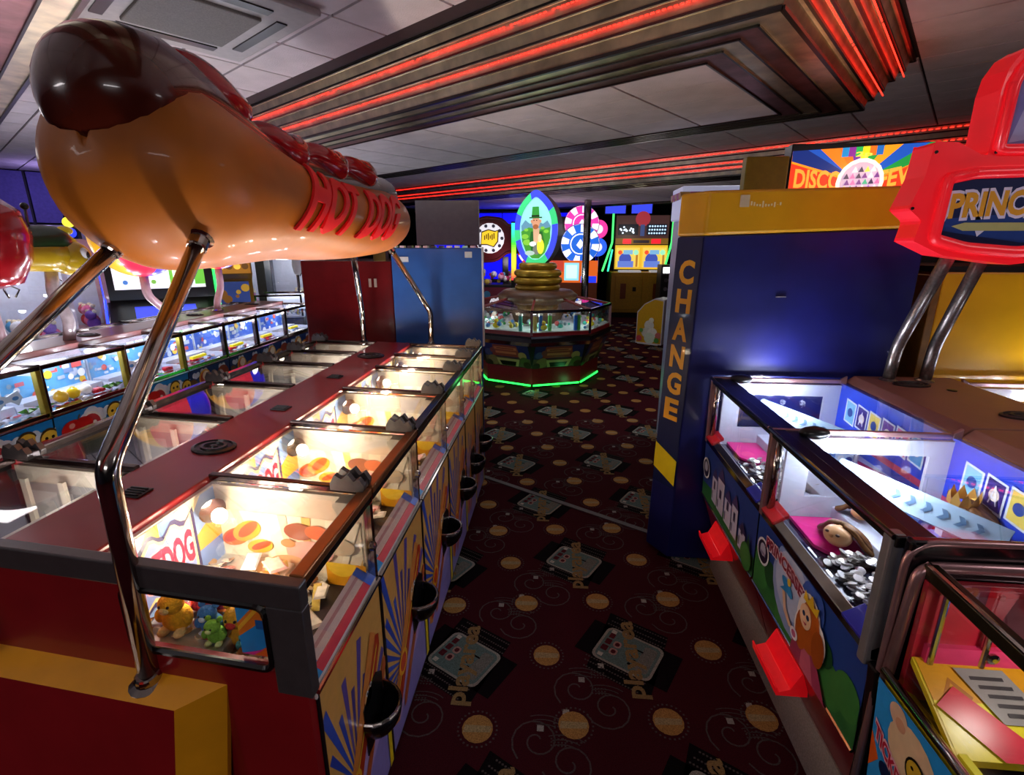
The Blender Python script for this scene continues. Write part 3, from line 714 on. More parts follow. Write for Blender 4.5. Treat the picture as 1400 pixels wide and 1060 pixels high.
# ================================================================ HOT DOG SIGN
hs = thing('hot_dog_sign', 'giant glossy hot dog sign on four chrome posts above the pusher island', 'sign', (-1.1, 2.1, 1.0))
BA, BB = Vector((-1.12, 1.20, 1.86)), Vector((-1.10, 3.22, 1.80))
def bctr(s):
    return BA.lerp(BB, s) + Vector((0, 0, -.06 * math.sin(PI * s)))
prof = []
for i in range(19):
    t = math.radians(-90 + 160 * i / 18); prof.append((.275 * math.cos(t), .245 * math.sin(t)))
prof += [(.06, .20), (.04, .14), (0, .11)]
prof = prof + [(-x, z) for x, z in prof[-2:0:-1]]
NB = 34; LB = (BB - BA).length
def zsc(s):
    t = max(0, min(1, s / .42)); return 1.10 - .36 * t * t * (3 - 2 * t)
def bscale(s):
    e = .17; d = min(s, 1 - s) * LB
    k = .24 if s < .5 else .30
    return math.sqrt(max(0, 1 - ((k - d) / k) ** 2)) if d < k else 1.0
svals = [0.5 - .5 * math.cos(PI * i / NB) for i in range(NB + 1)]
svals[0], svals[-1] = .0008, .9992
bm_ = MB(); vs = []; fs = []; n = len(prof)
for s in svals:
    c = bctr(s); k = bscale(s); dist = s
    sz = 1.05 - .16 * s
    for x, z in prof: vs.append(c + Vector((x * k * sz, 0, z * k * zsc(s))))
for i in range(NB):
    for j in range(n): fs.append((i * n + j, i * n + (j + 1) % n, (i + 1) * n + (j + 1) % n, (i + 1) * n + j))
fs += [tuple(range(n - 1, -1, -1)), tuple(range(NB * n, NB * n + n))]
BUN = mat('bun_fibreglass', 'c06c18', rough=.45, coat=.1, noise=.22, nscale=4)
bun = bm_.add(vs, fs).build('bun', BUN, hs, smooth=True)
def bsurf(s, th, off=0):
    c = bctr(s); k = bscale(s) * (1.05 - .16 * s); x, z = .275 * math.cos(th) * k, .245 * math.sin(th) * bscale(s) * zsc(s)
    nrm = Vector((math.cos(th) / .275, 0, math.sin(th) / .245)).normalized()
    return c + Vector((x, 0, z)) + nrm * off
# sausage
sp = []; sr = []
for i in range(31):
    s = -.035 + 1.05 * i / 30; c = bctr(max(0, min(1, s))) + Vector((0, (s - max(0, min(1, s))) * LB, .205 * zsc(s) - .02))
    d = min(i, 30 - i) / 30 * 1.05 * LB; k = .15
    sp.append(c); sr.append((.162 - .02 * s) * (math.sqrt(max(.002, 1 - ((k - d) / k) ** 2)) if d < k else 1))
sp2, sr2 = [], []
for i, (p, r) in enumerate(zip(sp, sr)):
    sp2.append(p); sr2.append(r)
# rounder caps
def cap(p, r, d):
    return [(p + d * r * math.sin(t) * .9, r * math.cos(t)) for t in [PI / 2 * q / 7 for q in range(1, 8)]]
R0 = sr2[5]; core = list(zip(sp2[3:-4], [.118 + .05 * (zsc(-.035 + 1.05 * (i + 3) / 30) - .74) / .36 for i in range(len(sp2[3:-4]))]))
d0 = (core[0][0] - core[1][0]).normalized(); d1 = (core[-1][0] - core[-2][0]).normalized()
shift0 = sp2[0] - core[0][0]
core = [(p + Vector((0, .055 * max(0, 1 - i / 6), -.034 * max(0, 1 - i / 6) ** 1.5)), r * (1 + .08 * max(0, 1 - i / 6))) for i, (p, r) in enumerate(core)]
d0 = (d0 + Vector((0, 0, -.35))).normalized()
pre = cap(core[0][0] + d0 * .06, core[0][1] * 1.0, (d0 + Vector((0, 0, -.15))).normalized())[::-1]
post = cap(core[-1][0] + d1 * .2, core[-1][1], d1)
allp = pre + [(core[0][0] + d0 * .05, core[0][1])] + core + [(core[-1][0] + d1 * .19, core[-1][1])] + post
SAUS = mat('sausage_gloss', '521a0c', rough=.22, coat=.7, noise=.2, nscale=6, bump=.12, bscale=9)
MB().tube([p for p, r in allp], [max(r, .004) for p, r in allp], 26).build('sausage', SAUS, hs, smooth=True)
# ketchup ribbon
kp = []; kr_ = []
for i in range(150):
    s = .10 + .82 * i / 149; c = bctr(s) + Vector((0, 0, .205 * zsc(s) - .02 - (.162 - (.118 + .05 * (zsc(s) - .74) / .36)) + .03 * max(0, 1 - s / .4) + .03 * min(1, max(0, s - .3) / .2))); ph = s * 34
    kp.append(c + Vector((.02 + .06 * math.sin(ph), 0, .125 + .02 * math.cos(2 * ph) - (.03 * max(0, 1 - i / 10))))); kr_.append((.055 if i > 14 else .01 + .0032 * i) if i < 142 else .055 - .006 * (i - 142))
KET = mat('ketchup_gloss', 'b80c18', rough=.15, coat=.8, noise=.12)
MB().tube(kp, kr_, 12).build('ketchup', KET, hs, smooth=True)
# lettering, raised on the bun
vs, fs = glyph('HOT  DOG', .04, .05)
mx = max(v.z for v in vs)
LET = mat('red_letter', 'ff1420', rough=.5, noise=.03)
def letp(p):
    s = .222 + .46 * p.x + (.105 + .06 * p.x) * p.y; th = -.50 + 1.28 * p.y; return bsurf(s, th, .003 + .010 * (p.z / mx + 1) / 2)
import bmesh
bmx = bmesh.new(); bv = [bmx.verts.new(p) for p in vs]
for f in fs:
    try: bmx.faces.new([bv[i] for i in f])
    except ValueError: pass
for _ in range(4):
    lg = [e for e in bmx.edges if (e.verts[0].co - e.verts[1].co).length > .05]
    bmesh.ops.subdivide_edges(bmx, edges=lg, cuts=1)
bmesh.ops.triangulate(bmx, faces=bmx.faces)
bmx.verts.index_update()
MB().add([letp(v.co) for v in bmx.verts], [tuple(v.index for v in f.verts) for f in bmx.faces], 'red').build('lettering', LET, hs, label='red raised letters HOT DOG')
bmx.free()
# posts
for pts, foot in (([(-.889, .835, .715), (-.881, .84, 1.227), (-.955, 1.32, 1.665)], 1), ([(-1.36, .85, .715), (-1.37, .86, 1.227), (-1.19, 1.32, 1.655)], 1),
                  ([(-.855, 3.33, 1.0), (-.85, 3.33, 1.22), (-1.06, 3.2, 1.64)], 0), ([(-1.338, 3.36, 1.0), (-1.336, 3.36, 1.23), (-1.26, 3.1, 1.6)], 0)):
    r = .021 if foot else .018
    po = MB().tube(stub(pts, .03), r, 14).build('post', CHROME, hs, smooth=True)
    f = Vector(pts[0]); MB().lathe([(.042, 0), (.042, .005), (.028, .01), (.025, .025), (r, .028)], f - Vector((0, 0, .004)), 16, ax=(0, -.25, 1) if foot else None).build('foot_flange', CHROME, po)
    e = Vector(pts[-1]); d = (Vector(pts[-1]) - Vector(pts[-2])).normalized(); MB().lathe([(.023, -.035), (.025, -.03), (.025, .0), (.034, .004)], e, 14, ax=d).build('collar', CHROME, po)

# ================================================================ CHANGE MACHINE AND CABINETS BEHIND THE RIGHT ISLAND
BLUEG = mat('gloss_navy_panel', '12175e', rough=.42, coat=.12, noise=.3, nscale=5)
YELG = mat('gloss_yellow_panel', 'd8a010', rough=.35, coat=.2, noise=.12, nscale=5)
cm = thing('change_machine', 'tall navy change machine with yellow top band and CHANGE lettering', 'change machine', (1.1, 2.8, 0))
def plan(z0, z1, zr0, zr1, pts, m=None):
    m = m or MB(); n = len(pts)
    def zz(x, a, b): return a + (b - a) * max(0, (x - .6)) / 1.0
    vs = [(x, y, zz(x, z0, zr0)) for x, y in pts] + [(x, y, zz(x, z1, zr1)) for x, y in pts]
    return m.add(vs, [tuple(range(n - 1, -1, -1)), tuple(range(n, 2 * n))] + [(i, (i + 1) % n, n + (i + 1) % n, n + i) for i in range(n)])
PL = [(.655, 2.46), (1.60, 2.46), (1.60, 3.02), (.74, 3.02), (.568, 2.60)]
def leanxf(p): return Vector((p[0] - .035 * (1.7 - p[2]) / 1.7 * (1 if p[0] < 1 else 0), p[1], p[2]))
plan(.02, 1.69, .02, 1.725, PL, MB(leanxf)).build('body', BLUEG, cm, bevel=.006)
PB = [(.65, 2.452), (1.53, 2.452), (1.53, 3.02), (.73, 3.02), (.562, 2.595)]
plan(1.692, 1.885, 1.727, 1.90, PB, MB(leanxf)).build('top_band', YELG, cm, bevel=.012)
MB().box(.74, 1.58, 2.49, 3.0, 0, .02).build('plinth', BLACK, cm)
nf = Vector((.655 - .568, 2.46 - 2.60, 0)); ln = nf.length
fa = Art(Vector((.568, 2.60, 0)) + Vector((-.0022, -.0014, 0)), nf, (0, 0, 1), ln, 1.0, step=.0005, xf=leanxf)
fa.rect(.02, .98, .42, 1.685, '10194a')
for i, ch in enumerate('CHANGE'):
    z1 = 1.585 - i * .137
    fa.text(ch, .22, .80, z1 - .114, z1, 'e8a81e', bold=.04)
fa.poly([(.02, .50), (.98, .44), (.98, .58), (.02, .64)], 'e8cc10')
fa.build('sign_print', mat('gloss_sign_print', vc=True, rough=.5, coat=.05, spec=.3, noise=.05), cm, label='gold CHANGE lettering on a dark blue strip')
sc_ = Art((.80, 2.4515, 1.80), (1, 0, 0), (0, 0, 1), .17, .05); 
for i in range(14): sc_.rect(i / 14, i / 14 + .04, .2 + .3 * R.random(), .5 + .3 * R.random(), 'e8d8a0')
sc_.build('marker_scrawl', PRINT, cm)
MB().box(.79, .83, 2.448, 2.452, 1.815, 1.865, 'c8b890').build('tape_patch', MATTE, cm)
lt = MB().box(1.0, 1.045, 2.454, 2.459, 1.42, 1.424, 'grey').build('scuff', MATTE, cm)

yc = thing('yellow_cabinet', 'plain yellow cabinet back standing beside the change machine', 'cabinet', (2.3, 2.8, 0))
MB().box(1.735, 2.9, 2.50, 3.1, .05, 1.535).build('body', YELG, yc, bevel=.008)
MB().box(1.70, 1.735, 2.50, 3.1, .05, 1.52).build('side_panel', mat('ochre_edge', '7a5414', rough=.5, noise=.25), yc, bevel=.004)
MB().box(1.72, 2.88, 2.52, 3.08, 0, .05).build('plinth', BLACK, yc)
MB().box(1.72, 2.9, 2.52, 3.08, 1.535, 1.56).build('top_cap', CABM, yc)

dm = thing('arcade_machine', 'arcade machine with lit rainbow DISCO mirror-ball sign above the change machine', 'arcade machine', (1.7, 3.55, 0))
MB().box(1.08, 2.25, 3.32, 3.95, .04, 1.84).build('body', CABM, dm, bevel=.01)
MB().box(1.1, 2.23, 3.34, 3.93, 0, .04).build('plinth', BLACK, dm)
MB().box(1.075, 1.315, 3.30, 3.38, 1.84, 2.15).build('speaker_box', mat('olive_yellow_box', '8f8010', rough=.45, noise=.15), dm, bevel=.008)
MB().box(1.325, 2.18, 3.312, 3.42, 1.84, 2.215).build('sign_box', BLACK, dm, bevel=.006)
da = Art((1.33, 3.31, 1.90), (1, 0, .05), (0, 0, 1), .82, .275, step=.0006); da.clip = (0, 1, 0, 1)
da.rect(0, 1, 0, 1, 'e8681c'); da.burst(.46, .3, 22, .9, ['e8781c', '1d4fb0', 'f0921c', '208a3a', 'f0b02a', '5a2a8a', 'e8681c'], ph=.15)
da.poly([(0, 0), (0, .76), (.33, .42), (.36, 0)], 'd8361c'); da.poly([(.6, 0), (.6, .34), (.98, .8), (1, .8), (1, 0)], 'd8361c'); da.poly([(0, 1), (0, .80), (.34, .46), (.38, .5), (.1, 1)], '122a70'); da.poly([(.6, .5), (.63, .42), (1, .82), (1, 1), (.9, 1)], '1f8a3a')
for i, c in enumerate(('1d80c0', '7a2a8a', '20a04a', 'e8c81c', 'e8681c', '2060b0')): da.rect(.33 + i * .045, .375 + i * .045, .82, 1, c)
da.text('DISCO', .03, .35, .16, .54, 'f8a03a', bold=.03, fn=lambda u, v: (u, v + (.35 - u) * .35)); da.text('FEVER', .60, .95, .14, .50, 'f8a03a', bold=.03, fn=lambda u, v: (u, v + (u - .6) * .5))
da.circ(.475, .30, .16, 'fff4d8'); da.circ(.475, .30, .135, 'b8a0b8'); da.text('2p', .42, .53, .78, .9, 'f0d050')
for j in range(5):
    for i in range(6):
        u, v = .365 + i * .04 - (j % 2) * .01, .02 + j * .12
        if (u + .02 - .475) ** 2 + ((v + .06 - .3) / 2.9) ** 2 < .0135: da.poly([(u, v), (u + .038, v), (u + .019, v + .11)], R.choice(['e8d050', 'c86aa0', '6a3a80', 'f4e8d8', '9a5ac0', '40a080', '3a3050']))
da.build('sign_print', LIT, dm, label='backlit rainbow sunburst sign print')
lamp('sign_light', (1.75, 3.1, 2.05), 1.5, (1, .6, .3), .1)

def cdx(p): return Vector((p[0] * 1.12, p[1] + .40, p[2] * 1.018))
cd = thing('candy_machine', 'pale candy machine with scalloped pink and gold awning beside the change machine', 'candy machine', (1.08, 4.3, 0))
MB(cdx).box(.80, 1.22, 3.62, 3.92, .05, 1.80).build('body', mat('pale_blue_cabinet', '9fa6c8', rough=.35, noise=.1), cd, bevel=.01)
MB(cdx).box(.82, 1.2, 3.64, 3.9, 0, .05).build('plinth', BLACK, cd)
hd = MB(cdx).box(.785, 1.235, 3.60, 3.94, 1.80, 2.03).build('header', mat('lit_header', 'c9cdf0', emit=.35, rough=.4), cd, bevel=.01)
for i in range(7):
    MB(cdx).prism(lambda u, v, d: Vector((.80 + i * .065 + u, 3.598 - d, 1.99 + v)), [(.033 * math.cos(t), min(.02, .04 * math.sin(t))) for t in [PI * q / 6 for q in range(0, 1)]] + [(.032 * math.cos(-t), -.05 * math.sin(t)) for t in [PI * q / 8 for q in range(9)]], .0, .008, 'c8508a' if i % 2 else 'd8b070').build('scallop', PAINT, hd)
for i in range(5):
    MB(cdx).prism(lambda u, v, d: Vector((.783 - d, 3.91 - i * .065 + u, 1.99 + v)), [(-.032 * math.cos(t), -.05 * math.sin(t)) for t in [PI * q / 8 for q in range(9)]], .0, .008, 'c8508a' if i % 2 else 'd8b070').build('scallop', PAINT, hd)
ca = Art((.80, 3.596, 1.80), (1, 0, 0), (0, 0, 1), .42, .17, xf=cdx); ca.rect(0, 1, 0, 1, 'b9c4e8')
for (u, v, r, c) in ((.2, .3, .1, 'c8a050'), (.4, .5, .12, 'e8e0e8'), (.62, .3, .1, 'd0a060'), (.8, .5, .12, 'e0d8f0')): ca.circ(u, v, r, c)
ca.build('candy_print', PRINT, hd)

# ================================================================ PRINCESS PUSHER ISLAND
PW = mat('cool_white_panel', 'ccd2e6', rough=.4, noise=.06)
PRED = mat('dark_red_gloss', '7a0f1a', rough=.3, coat=.4, noise=.12)
LEDM = mat('cool_led', 'ffffff', emit=22, ecol='e8f0ff')
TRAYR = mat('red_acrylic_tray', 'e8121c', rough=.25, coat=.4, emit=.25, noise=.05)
CPIP = mat('rose_chrome', 'b48c8e', rough=.3, metal=.7, noise=.12)
def pr_unit(y0, y1, s, lab, idx):
    xf = (lambda p: Vector(p)) if s > 0 else (lambda p: Vector((3.20 - p[0], p[1], p[2])))
    t = thing('coin_pusher', lab, 'coin pusher', xf((.9, (y0 + y1) / 2, 0)), 'princess coin pushers')
    M = lambda: MB(xf); e = .006; y0 += e; y1 -= e; xo, xi = .745, 1.35; TZ = 1.045
    M().prism(lambda u, v, d: Vector((u, d, v)), [(.86, .02), (xi, .02), (xi, .70), (.77, .70), (.77, .45), (.757, .44), (.842, .192), (.86, .19)], y0, y1).build('cabinet', PRED, t)
    M().box(.838, .858, y0 - e, y1 + e, 0, .19).build('kick_board', mat('grey_carpet_kick', '8f8480', rough=.9, noise=.3, nscale=200), t)
    # front art on a sloping panel
    pn = M().hexa([(.757, y0, .44), (.775, y0, .44), (.775, y1, .44), (.757, y1, .44), (.748, y0, .715), (.775, y0, .715), (.775, y1, .715), (.748, y1, .715)]).build('front_panel', CABM, t)
    sl = Vector((.748 - .757, 0, .275)); a = Art((.7562, y1, .44), (0, -1, 0), sl, y1 - y0, sl.length, xf=xf); a.clip = (0, 1, 0, 1)
    if s > 0:
        if idx == 0:
            a.rect(0, 1, 0, 1, '22408c'); a.poly([(0, 0), (1, 0), (1, .4), (.75, .45), (.5, .3), (.25, .5), (0, .55)], '2c6a34')
            for u, v, r in ((.08, .3, .1), (.2, .42, .07), (.8, .25, .1), (.92, .4, .09), (.75, .5, .06), (.4, .12, .1)): a.circ(u, v, r, '1c4a28' if r < .09 else '3a7a3a')
            a.circ(.45, .62, .22, '8fa0d0'); a.circ(.42, .66, .16, 'b8c0e0'); a.circ(.62, .8, .1, '3a5ab0')
            a.circ(.1, .60, .075, 'e0dce4'); a.circ(.1, .60, .062, '251c3a'); a.circ(.1, .63, .035, 'b8b0c4'); a.rect(.065, .135, .56, .6, '8a80a0')
            a.text('PRINCESSES', .13, .58, .72, .90, 'e8c8d0', bold=.1, fn=lambda u, v: (u, v + .06 * math.sin((u - .13) * 7) - .1 * u)); a.text('PRINCESSES', .135, .575, .735, .885, '8a1f3a', bold=.04, fn=lambda u, v: (u, v + .06 * math.sin((u - .13) * 7) - .1 * u))
            a.circ(.40, .62, .045, '2f88c8', rot=.5, ry=.09); a.poly([(.37, .58), (.33, .50), (.42, .56)], '2f88c8'); a.circ(.415, .70, .018, 'e8c040')      # blue bird
            a.poly([(.36, .52), (.40, .30), (.46, .22), (.5, .24), (.42, .36), (.39, .54)], 'e8b898')                                                        # arm
            for u, v, r, ry in ((.62, .58, .09, .30), (.58, .40, .06, .22), (.70, .50, .06, .2)): a.circ(u, v, r + .012, 'f0e6e6', ry=ry + .03)
            a.poly([(.5, 0), (.52, .3), (.6, .42), (.7, .36), (.82, 0)], 'a03a5a'); a.poly([(.6, 0), (.6, .35), (.66, .35), (.72, 0)], 'c8607a')                # dress
            a.circ(.64, .56, .08, 'b85a1c', ry=.3); a.circ(.58, .42, .055, 'b85a1c', ry=.24); a.circ(.72, .46, .05, 'a04a14', ry=.2)                          # hair
            a.circ(.60, .62, .05, 'eec09a', ry=.14); a.circ(.585, .64, .012, '2a3a60', ry=.03); a.circ(.62, .64, .012, '2a3a60', ry=.03); a.poly([(.585, .55), (.61, .53), (.62, .56)], 'c0405a')
            a.poly([(.57, .80), (.58, .92), (.61, .84), (.64, .95), (.66, .84), (.7, .9), (.69, .78)], 'e8b82a'); a.circ(.53, .26, .035, 'f0e8f0', ry=.07); a.circ(.53, .26, .02, 'c05a80', ry=.04)
        else:
            a.rect(0, 1, 0, 1, '2a3f86'); a.poly([(0, 0), (1, 0), (1, .3), (.6, .2), (.3, .35), (0, .25)], '2c6a34')
            for u, w_, h in ((.22, .10, .75), (.34, .13, .9), (.5, .12, .7), (.64, .1, .8), (.78, .1, .55)):
                a.rect(u, u + w_, .15, h * .8, 'c8c0d8'); a.poly([(u - .01, h * .8), (u + w_ + .01, h * .8), (u + w_ / 2, h + .05)], '4a3a6a'); a.rect(u + w_ * .35, u + w_ * .65, .4, .55, '3a2f52'); a.rect(u + w_ * .1, u + w_ * .25, .2, .34, '6a5f86')
            a.circ(.1, .60, .075, 'e0dce4'); a.circ(.1, .60, .062, '251c3a'); a.circ(.1, .63, .035, 'b8b0c4'); a.poly([(.9, .25), (.94, .6), (.98, .25)], '1c4a28'); a.circ(.92, .2, .08, '3a7a3a')
    else: a.rect(0, 1, 0, 1, '22408c'); a.circ(.5, .5, .2, 'c86a9a')
    a.build('front_art', PRINT, pn)
    M().tube([(.754, y0, .438), (.754, y1, .438)], .005, 6).build('lower_trim', CHROME, t)
    # sill: chrome strip with coloured end blocks
    M().hexa([(.745, y0, .715), (.782, y0, .71), (.782, y1, .71), (.745, y1, .715), (.742, y0, .745), (.770, y0, .762), (.770, y1, .762), (.742, y1, .745)]).build('sill', CHROME, t, bevel=.003)
    M().hexa([(.740, y0 + .02, .74), (.792, y0 + .02, .768), (.792, y0 + .12, .768), (.740, y0 + .12, .74), (.738, y0 + .02, .75), (.79, y0 + .02, .782), (.79, y0 + .12, .782), (.738, y0 + .12, .75)]).build('sill_block', mat('cobalt_plastic', '1a1f9a', rough=.3, coat=.3), t, bevel=.002)
    M().hexa([(.740, y1 - .12, .74), (.792, y1 - .12, .768), (.792, y1 - .02, .768), (.740, y1 - .02, .74), (.738, y1 - .12, .75), (.79, y1 - .12, .782), (.79, y1 - .02, .782), (.738, y1 - .02, .75)]).build('sill_block', mat('red_plastic', 'b3141c', rough=.35), t, bevel=.002)
    # coin tray
    ty = (y1 - .385, y1 - .19)
    M().prism(lambda u, v, d: Vector((u, d, v)), [(.705, .30), (.80, .30), (.79, .385), (.772, .385), (.745, .325), (.712, .312), (.706, .33), (.70, .33)], ty[0], ty[1]).build('coin_tray', TRAYR, t, bevel=.002)
    # interior
    M().box(.80, xi, y0, y1, .69, .71).build('play_bed', mat('navy_bed', '0c1030', rough=.2, coat=.4, noise=.15), t)
    M().box(.98, xi, y0 + .01, y1 - .01, .71, .765).build('pusher_shelf', PW, t, bevel=.004)
    ga, gb = Vector((.96, y1 - .02, .915)), Vector((1.22, y1 - .40, .875)); gu = (gb - ga).normalized(); gv = Vector((.05, .035, .042)); gn = gu.cross(gv).normalized() * .006
    q_ = [ga - gv * .6, gb - gv * .6, gb + gv * .6, ga + gv * .6]; sh = M().hexa(q_ + [p + gn for p in q_]).build('sliding_gate', mat('ice_blue_panel', 'a8c8e4', rough=.35, noise=.05), t)
    M().tube([gb, (gb.x, gb.y, .765)], .008, 8).build('gate_post', mat('clear_post', 'c8ccd8', rough=.2, metal=.4), sh)
    g = Art(ga - gv * .6 + gn * 1.15, gu, gv, (gb - ga).length, gv.length * 1.2, xf=xf)
    for i in range(7): g.poly([(.30 + i * .09, .3), (.33 + i * .09, .3), (.355 + i * .09, .5), (.33 + i * .09, .7), (.30 + i * .09, .7), (.325 + i * .09, .5)], '5a80a8')
    g.circ(.12, .5, .02, '8a9ab0')
    g.build('arrow_print', PRINT, sh)
    M().prism(lambda u, v, d: Vector((.84 + v, y1 - .02 - u, .712 + d)), [(0, 0), (.18, .0), (.25, .05), (.22, .13), (.10, .15), (0, .14)], 0, .012, 'e0218a').build('pink_ledge', PAINT, t)
    # far divider: white frame with a window
    dv = M().box(.80, xi, y1 - .014, y1, .71, .80).box(.80, xi, y1 - .014, y1, .965, 1.02).box(.80, .88, y1 - .014, y1, .80, .965).box(1.26, xi, y1 - .014, y1, .80, .965).build('divider', PW, t)
    M().box(.88, 1.26, y1 - .012, y1 - .008, .80, .965).build('divider_pane', GLASS, dv)
    bw = M().box(xi - .02, xi, y0, y1, .71, 1.03).build('back_wall', mat('royal_blue_wall', '2a50d8', rough=.35, noise=.12), t)
    b = Art((xi - .021, y1 - .01, .80), (0, -1, 0), (0, 0, 1), y1 - y0 - .02, .22, xf=xf); b.rect(0, 1, 0, 1, '2648d8'); b.rect(.0, 1, 0, .12, 'c8406a')
    for i, c in enumerate(('7fc4e8', '3a2a80', 'e8d060', '6a3a9a', 'e86aa0', '4a9ad8')):
        u = .10 + i * .135; b.poly([(u, .34), (u + .12, .30), (u + .12, .78), (u, .82)], 'dfe6f4'); b.poly([(u + .012, .37), (u + .108, .34), (u + .108, .75), (u + .012, .78)], c); b.circ(u + .06, .56, .03, 'f0e0d0' if i % 2 else '2a4a9a')
        if i in (1, 4): b.text('A', u + .035, u + .085, .42, .70, 'f4f4ff', bold=0)
    b.build('card_print', PRINT, bw)
    M().tube([(xi - .06, y0, .78), (xi - .10, (y0 + y1) / 2, .77), (xi - .16, y1 - .02, .80)], .022, 8).build('pink_rim', mat('pink_frosted', 'd8386a', rough=.4, noise=.1), t)
    for i in range(3):
        x = .93 + i * .085; M().lathe([(.022, 0), (.024, .008), (.019, .012)], (x, y1 - .018, .995), 12, ax=(0, -.75, -.5)).build('led_spot', LEDM, dv)
        lamp('princess_led_light', xf((x, y1 - .15, .985)), 1.7 if s > 0 else .7, (.82, .89, 1), .012)
    uplight(xf((1.015, y1 - .05, 1.012)), 2.6 if s > 0 else .8, (.9, .88, 1), .02)
    # rails
    M().box(xo - .004, xo + .04, y0 - e, y1 + e, TZ - .028, TZ).build('outer_rail', BLACK, t, bevel=.004)
    M().tube([(xo - .006, y0, TZ - .004), (xo - .006, y1, TZ - .004)], .007, 8).build('rail_trim', CHROME, t)
    cb = M().box(xo, xi - .03, y1 - .012, y1 + .003, TZ - .016, TZ + .002); cb.hexa([(xi - .03, y1 - .012, TZ - .016), (xi, y1 - .012, TZ - .016), (xi, y1 + .003, TZ - .016), (xi - .03, y1 + .003, TZ - .016), (xi - .03, y1 - .012, TZ + .002), (xi, y1 - .012, TZ + .02), (xi, y1 + .003, TZ + .02), (xi - .03, y1 + .003, TZ + .002)]); cb.build('cross_bar', CPIP, t, bevel=.003)
    M().hexa([(xo - .004, y1 - .02, .72), (xo + .03, y1 - .02, .72), (xo + .03, y1 + .004, .72), (xo - .004, y1 + .004, .72), (xo - .006, y1 - .02, TZ), (xo + .02, y1 - .02, TZ), (xo + .02, y1 + .004, TZ), (xo - .006, y1 + .004, TZ)]).build('end_post', CPIP, t, bevel=.004)
    if idx == 0: M().hexa([(xo - .012, y0 - .0, .70), (xo + .03, y0, .70), (xo + .03, y0 + .03, .70), (xo - .012, y0 + .03, .70), (xo - .012, y0, TZ + .002), (xo + .02, y0, TZ + .002), (xo + .02, y0 + .03, TZ + .002), (xo - .012, y0 + .03, TZ + .002)]).build('end_post', mat('pale_steel', '9c9898', rough=.35, metal=.6, noise=.1), t, bevel=.005)
    M().tube([(xo + .018, y1 - .035, .76), (xo + .018, y1 - .035, TZ - .02)], .013, 10).build('corner_post', CHROME, t, smooth=True)
    M().box(.79, xi, y0, y1 - .015, TZ - .012, TZ - .006).build('top_glass', GLASS2, t)
    M().box(xo + .012, xo + .018, y0 + .02, y1 - .05, .785, TZ - .025).build('front_glass', GLASS, t)
    M().box(.785, .83, y0, y1, TZ - .02, TZ - .004).build('glass_frame', mat('navy_frame', '10142c', rough=.3, noise=.1), t)
    M().ell((.86, y1 - .05, TZ + .006), (.05, .03, .022), 'black').build('latch_dome', BLACK, t, smooth=True)
    return t


PY = [1.03, 1.715, 2.42]
pr_unit(PY[0], PY[1], 1, 'princess coin pusher nearer the ticket machine, red-haired princess art', 0)
pr_unit(PY[1], PY[2], 1, 'princess coin pusher against the change machine, castle art', 1)
pr_unit(PY[0], PY[1], -1, 'princess coin pusher behind the copper ridge nearer the ticket machine', 0)
pr_unit(PY[1], PY[2], -1, 'princess coin pusher behind the copper ridge in front of the yellow cabinet', 1)
for k, (y0, y1) in enumerate(((1.03, 1.715), (1.715, 2.42))):
    coins('coin_pile', 'silver coins heaped in the ' + ('red-haired princess pusher' if k == 0 else 'castle princess pusher'), 300,
          lambda: (.835 + abs(R.gauss(.08, .055)), y0 + .04 + (y1 - y0 - .31) * R.random(), .716 + abs(R.gauss(0, .018))), cols=('c9c8c8', 'a8a6a4', 'e0dfdd', '8f8c88'))
# copper ridge
pg = thing('ridge_panel', 'copper coloured ridge panel between the princess pushers', 'panel', (1.6, 1.7, 0))
MB().box(1.352, 1.848, 1.03, 2.42, .05, 1.03).build('ridge_core', CABM, pg)
COPR = mat('copper_laminate', '86584a', rough=.5, coat=.0, noise=.12, nscale=6)
for a_, b_ in ((1.03, 1.71), (1.72, 2.43)):
    MB().hexa([(1.35, a_, 1.03), (1.85, a_, 1.03), (1.85, b_, 1.03), (1.35, b_, 1.03), (1.39, a_, 1.062), (1.81, a_, 1.062), (1.81, b_, 1.062), (1.39, b_, 1.062)]).build('ridge_top', COPR, pg, bevel=.004)
speaker((1.55, 2.28, 1.062), .075, .045, pg, mat('speaker_mesh_brown', '2a1c1a', rough=.5, noise=.3, nscale=200), None)
speaker((1.66, 1.86, 1.062), .075, .045, pg, mat('speaker_mesh_brown'), None)
MB().lathe([(.018, 0), (.018, .004), (.01, .006)], (1.66, 2.20, 1.062), 12).build('cable_cap', BLACK, pg)
# black end wall
ew = thing('end_board', 'black chrome-edged end board between the princess pusher and ticket machine', 'panel', (1.1, 1.01, 0))
MB().hexa([(.80, .996, .05), (.84, .996, .05), (.84, 1.028, .05), (.80, 1.028, .05), (.736, .996, .72), (.775, .996, .72), (.775, 1.028, .72), (.736, 1.028, .72)]).build('board_edge', BLACK, ew, bevel=.004)
MB().box(.750, 1.85, .998, 1.026, .05, 1.055).build('board', mat('black_gloss_board', '0b0b10', rough=.2, coat=.5, noise=.2), ew, bevel=.008)
MB().tube(stub([(.752, 1.004, .10), (.748, 1.004, 1.05), (1.85, 1.012, 1.06)], .06), .008, 10).build('edge_tube', CPIP, ew, smooth=True)

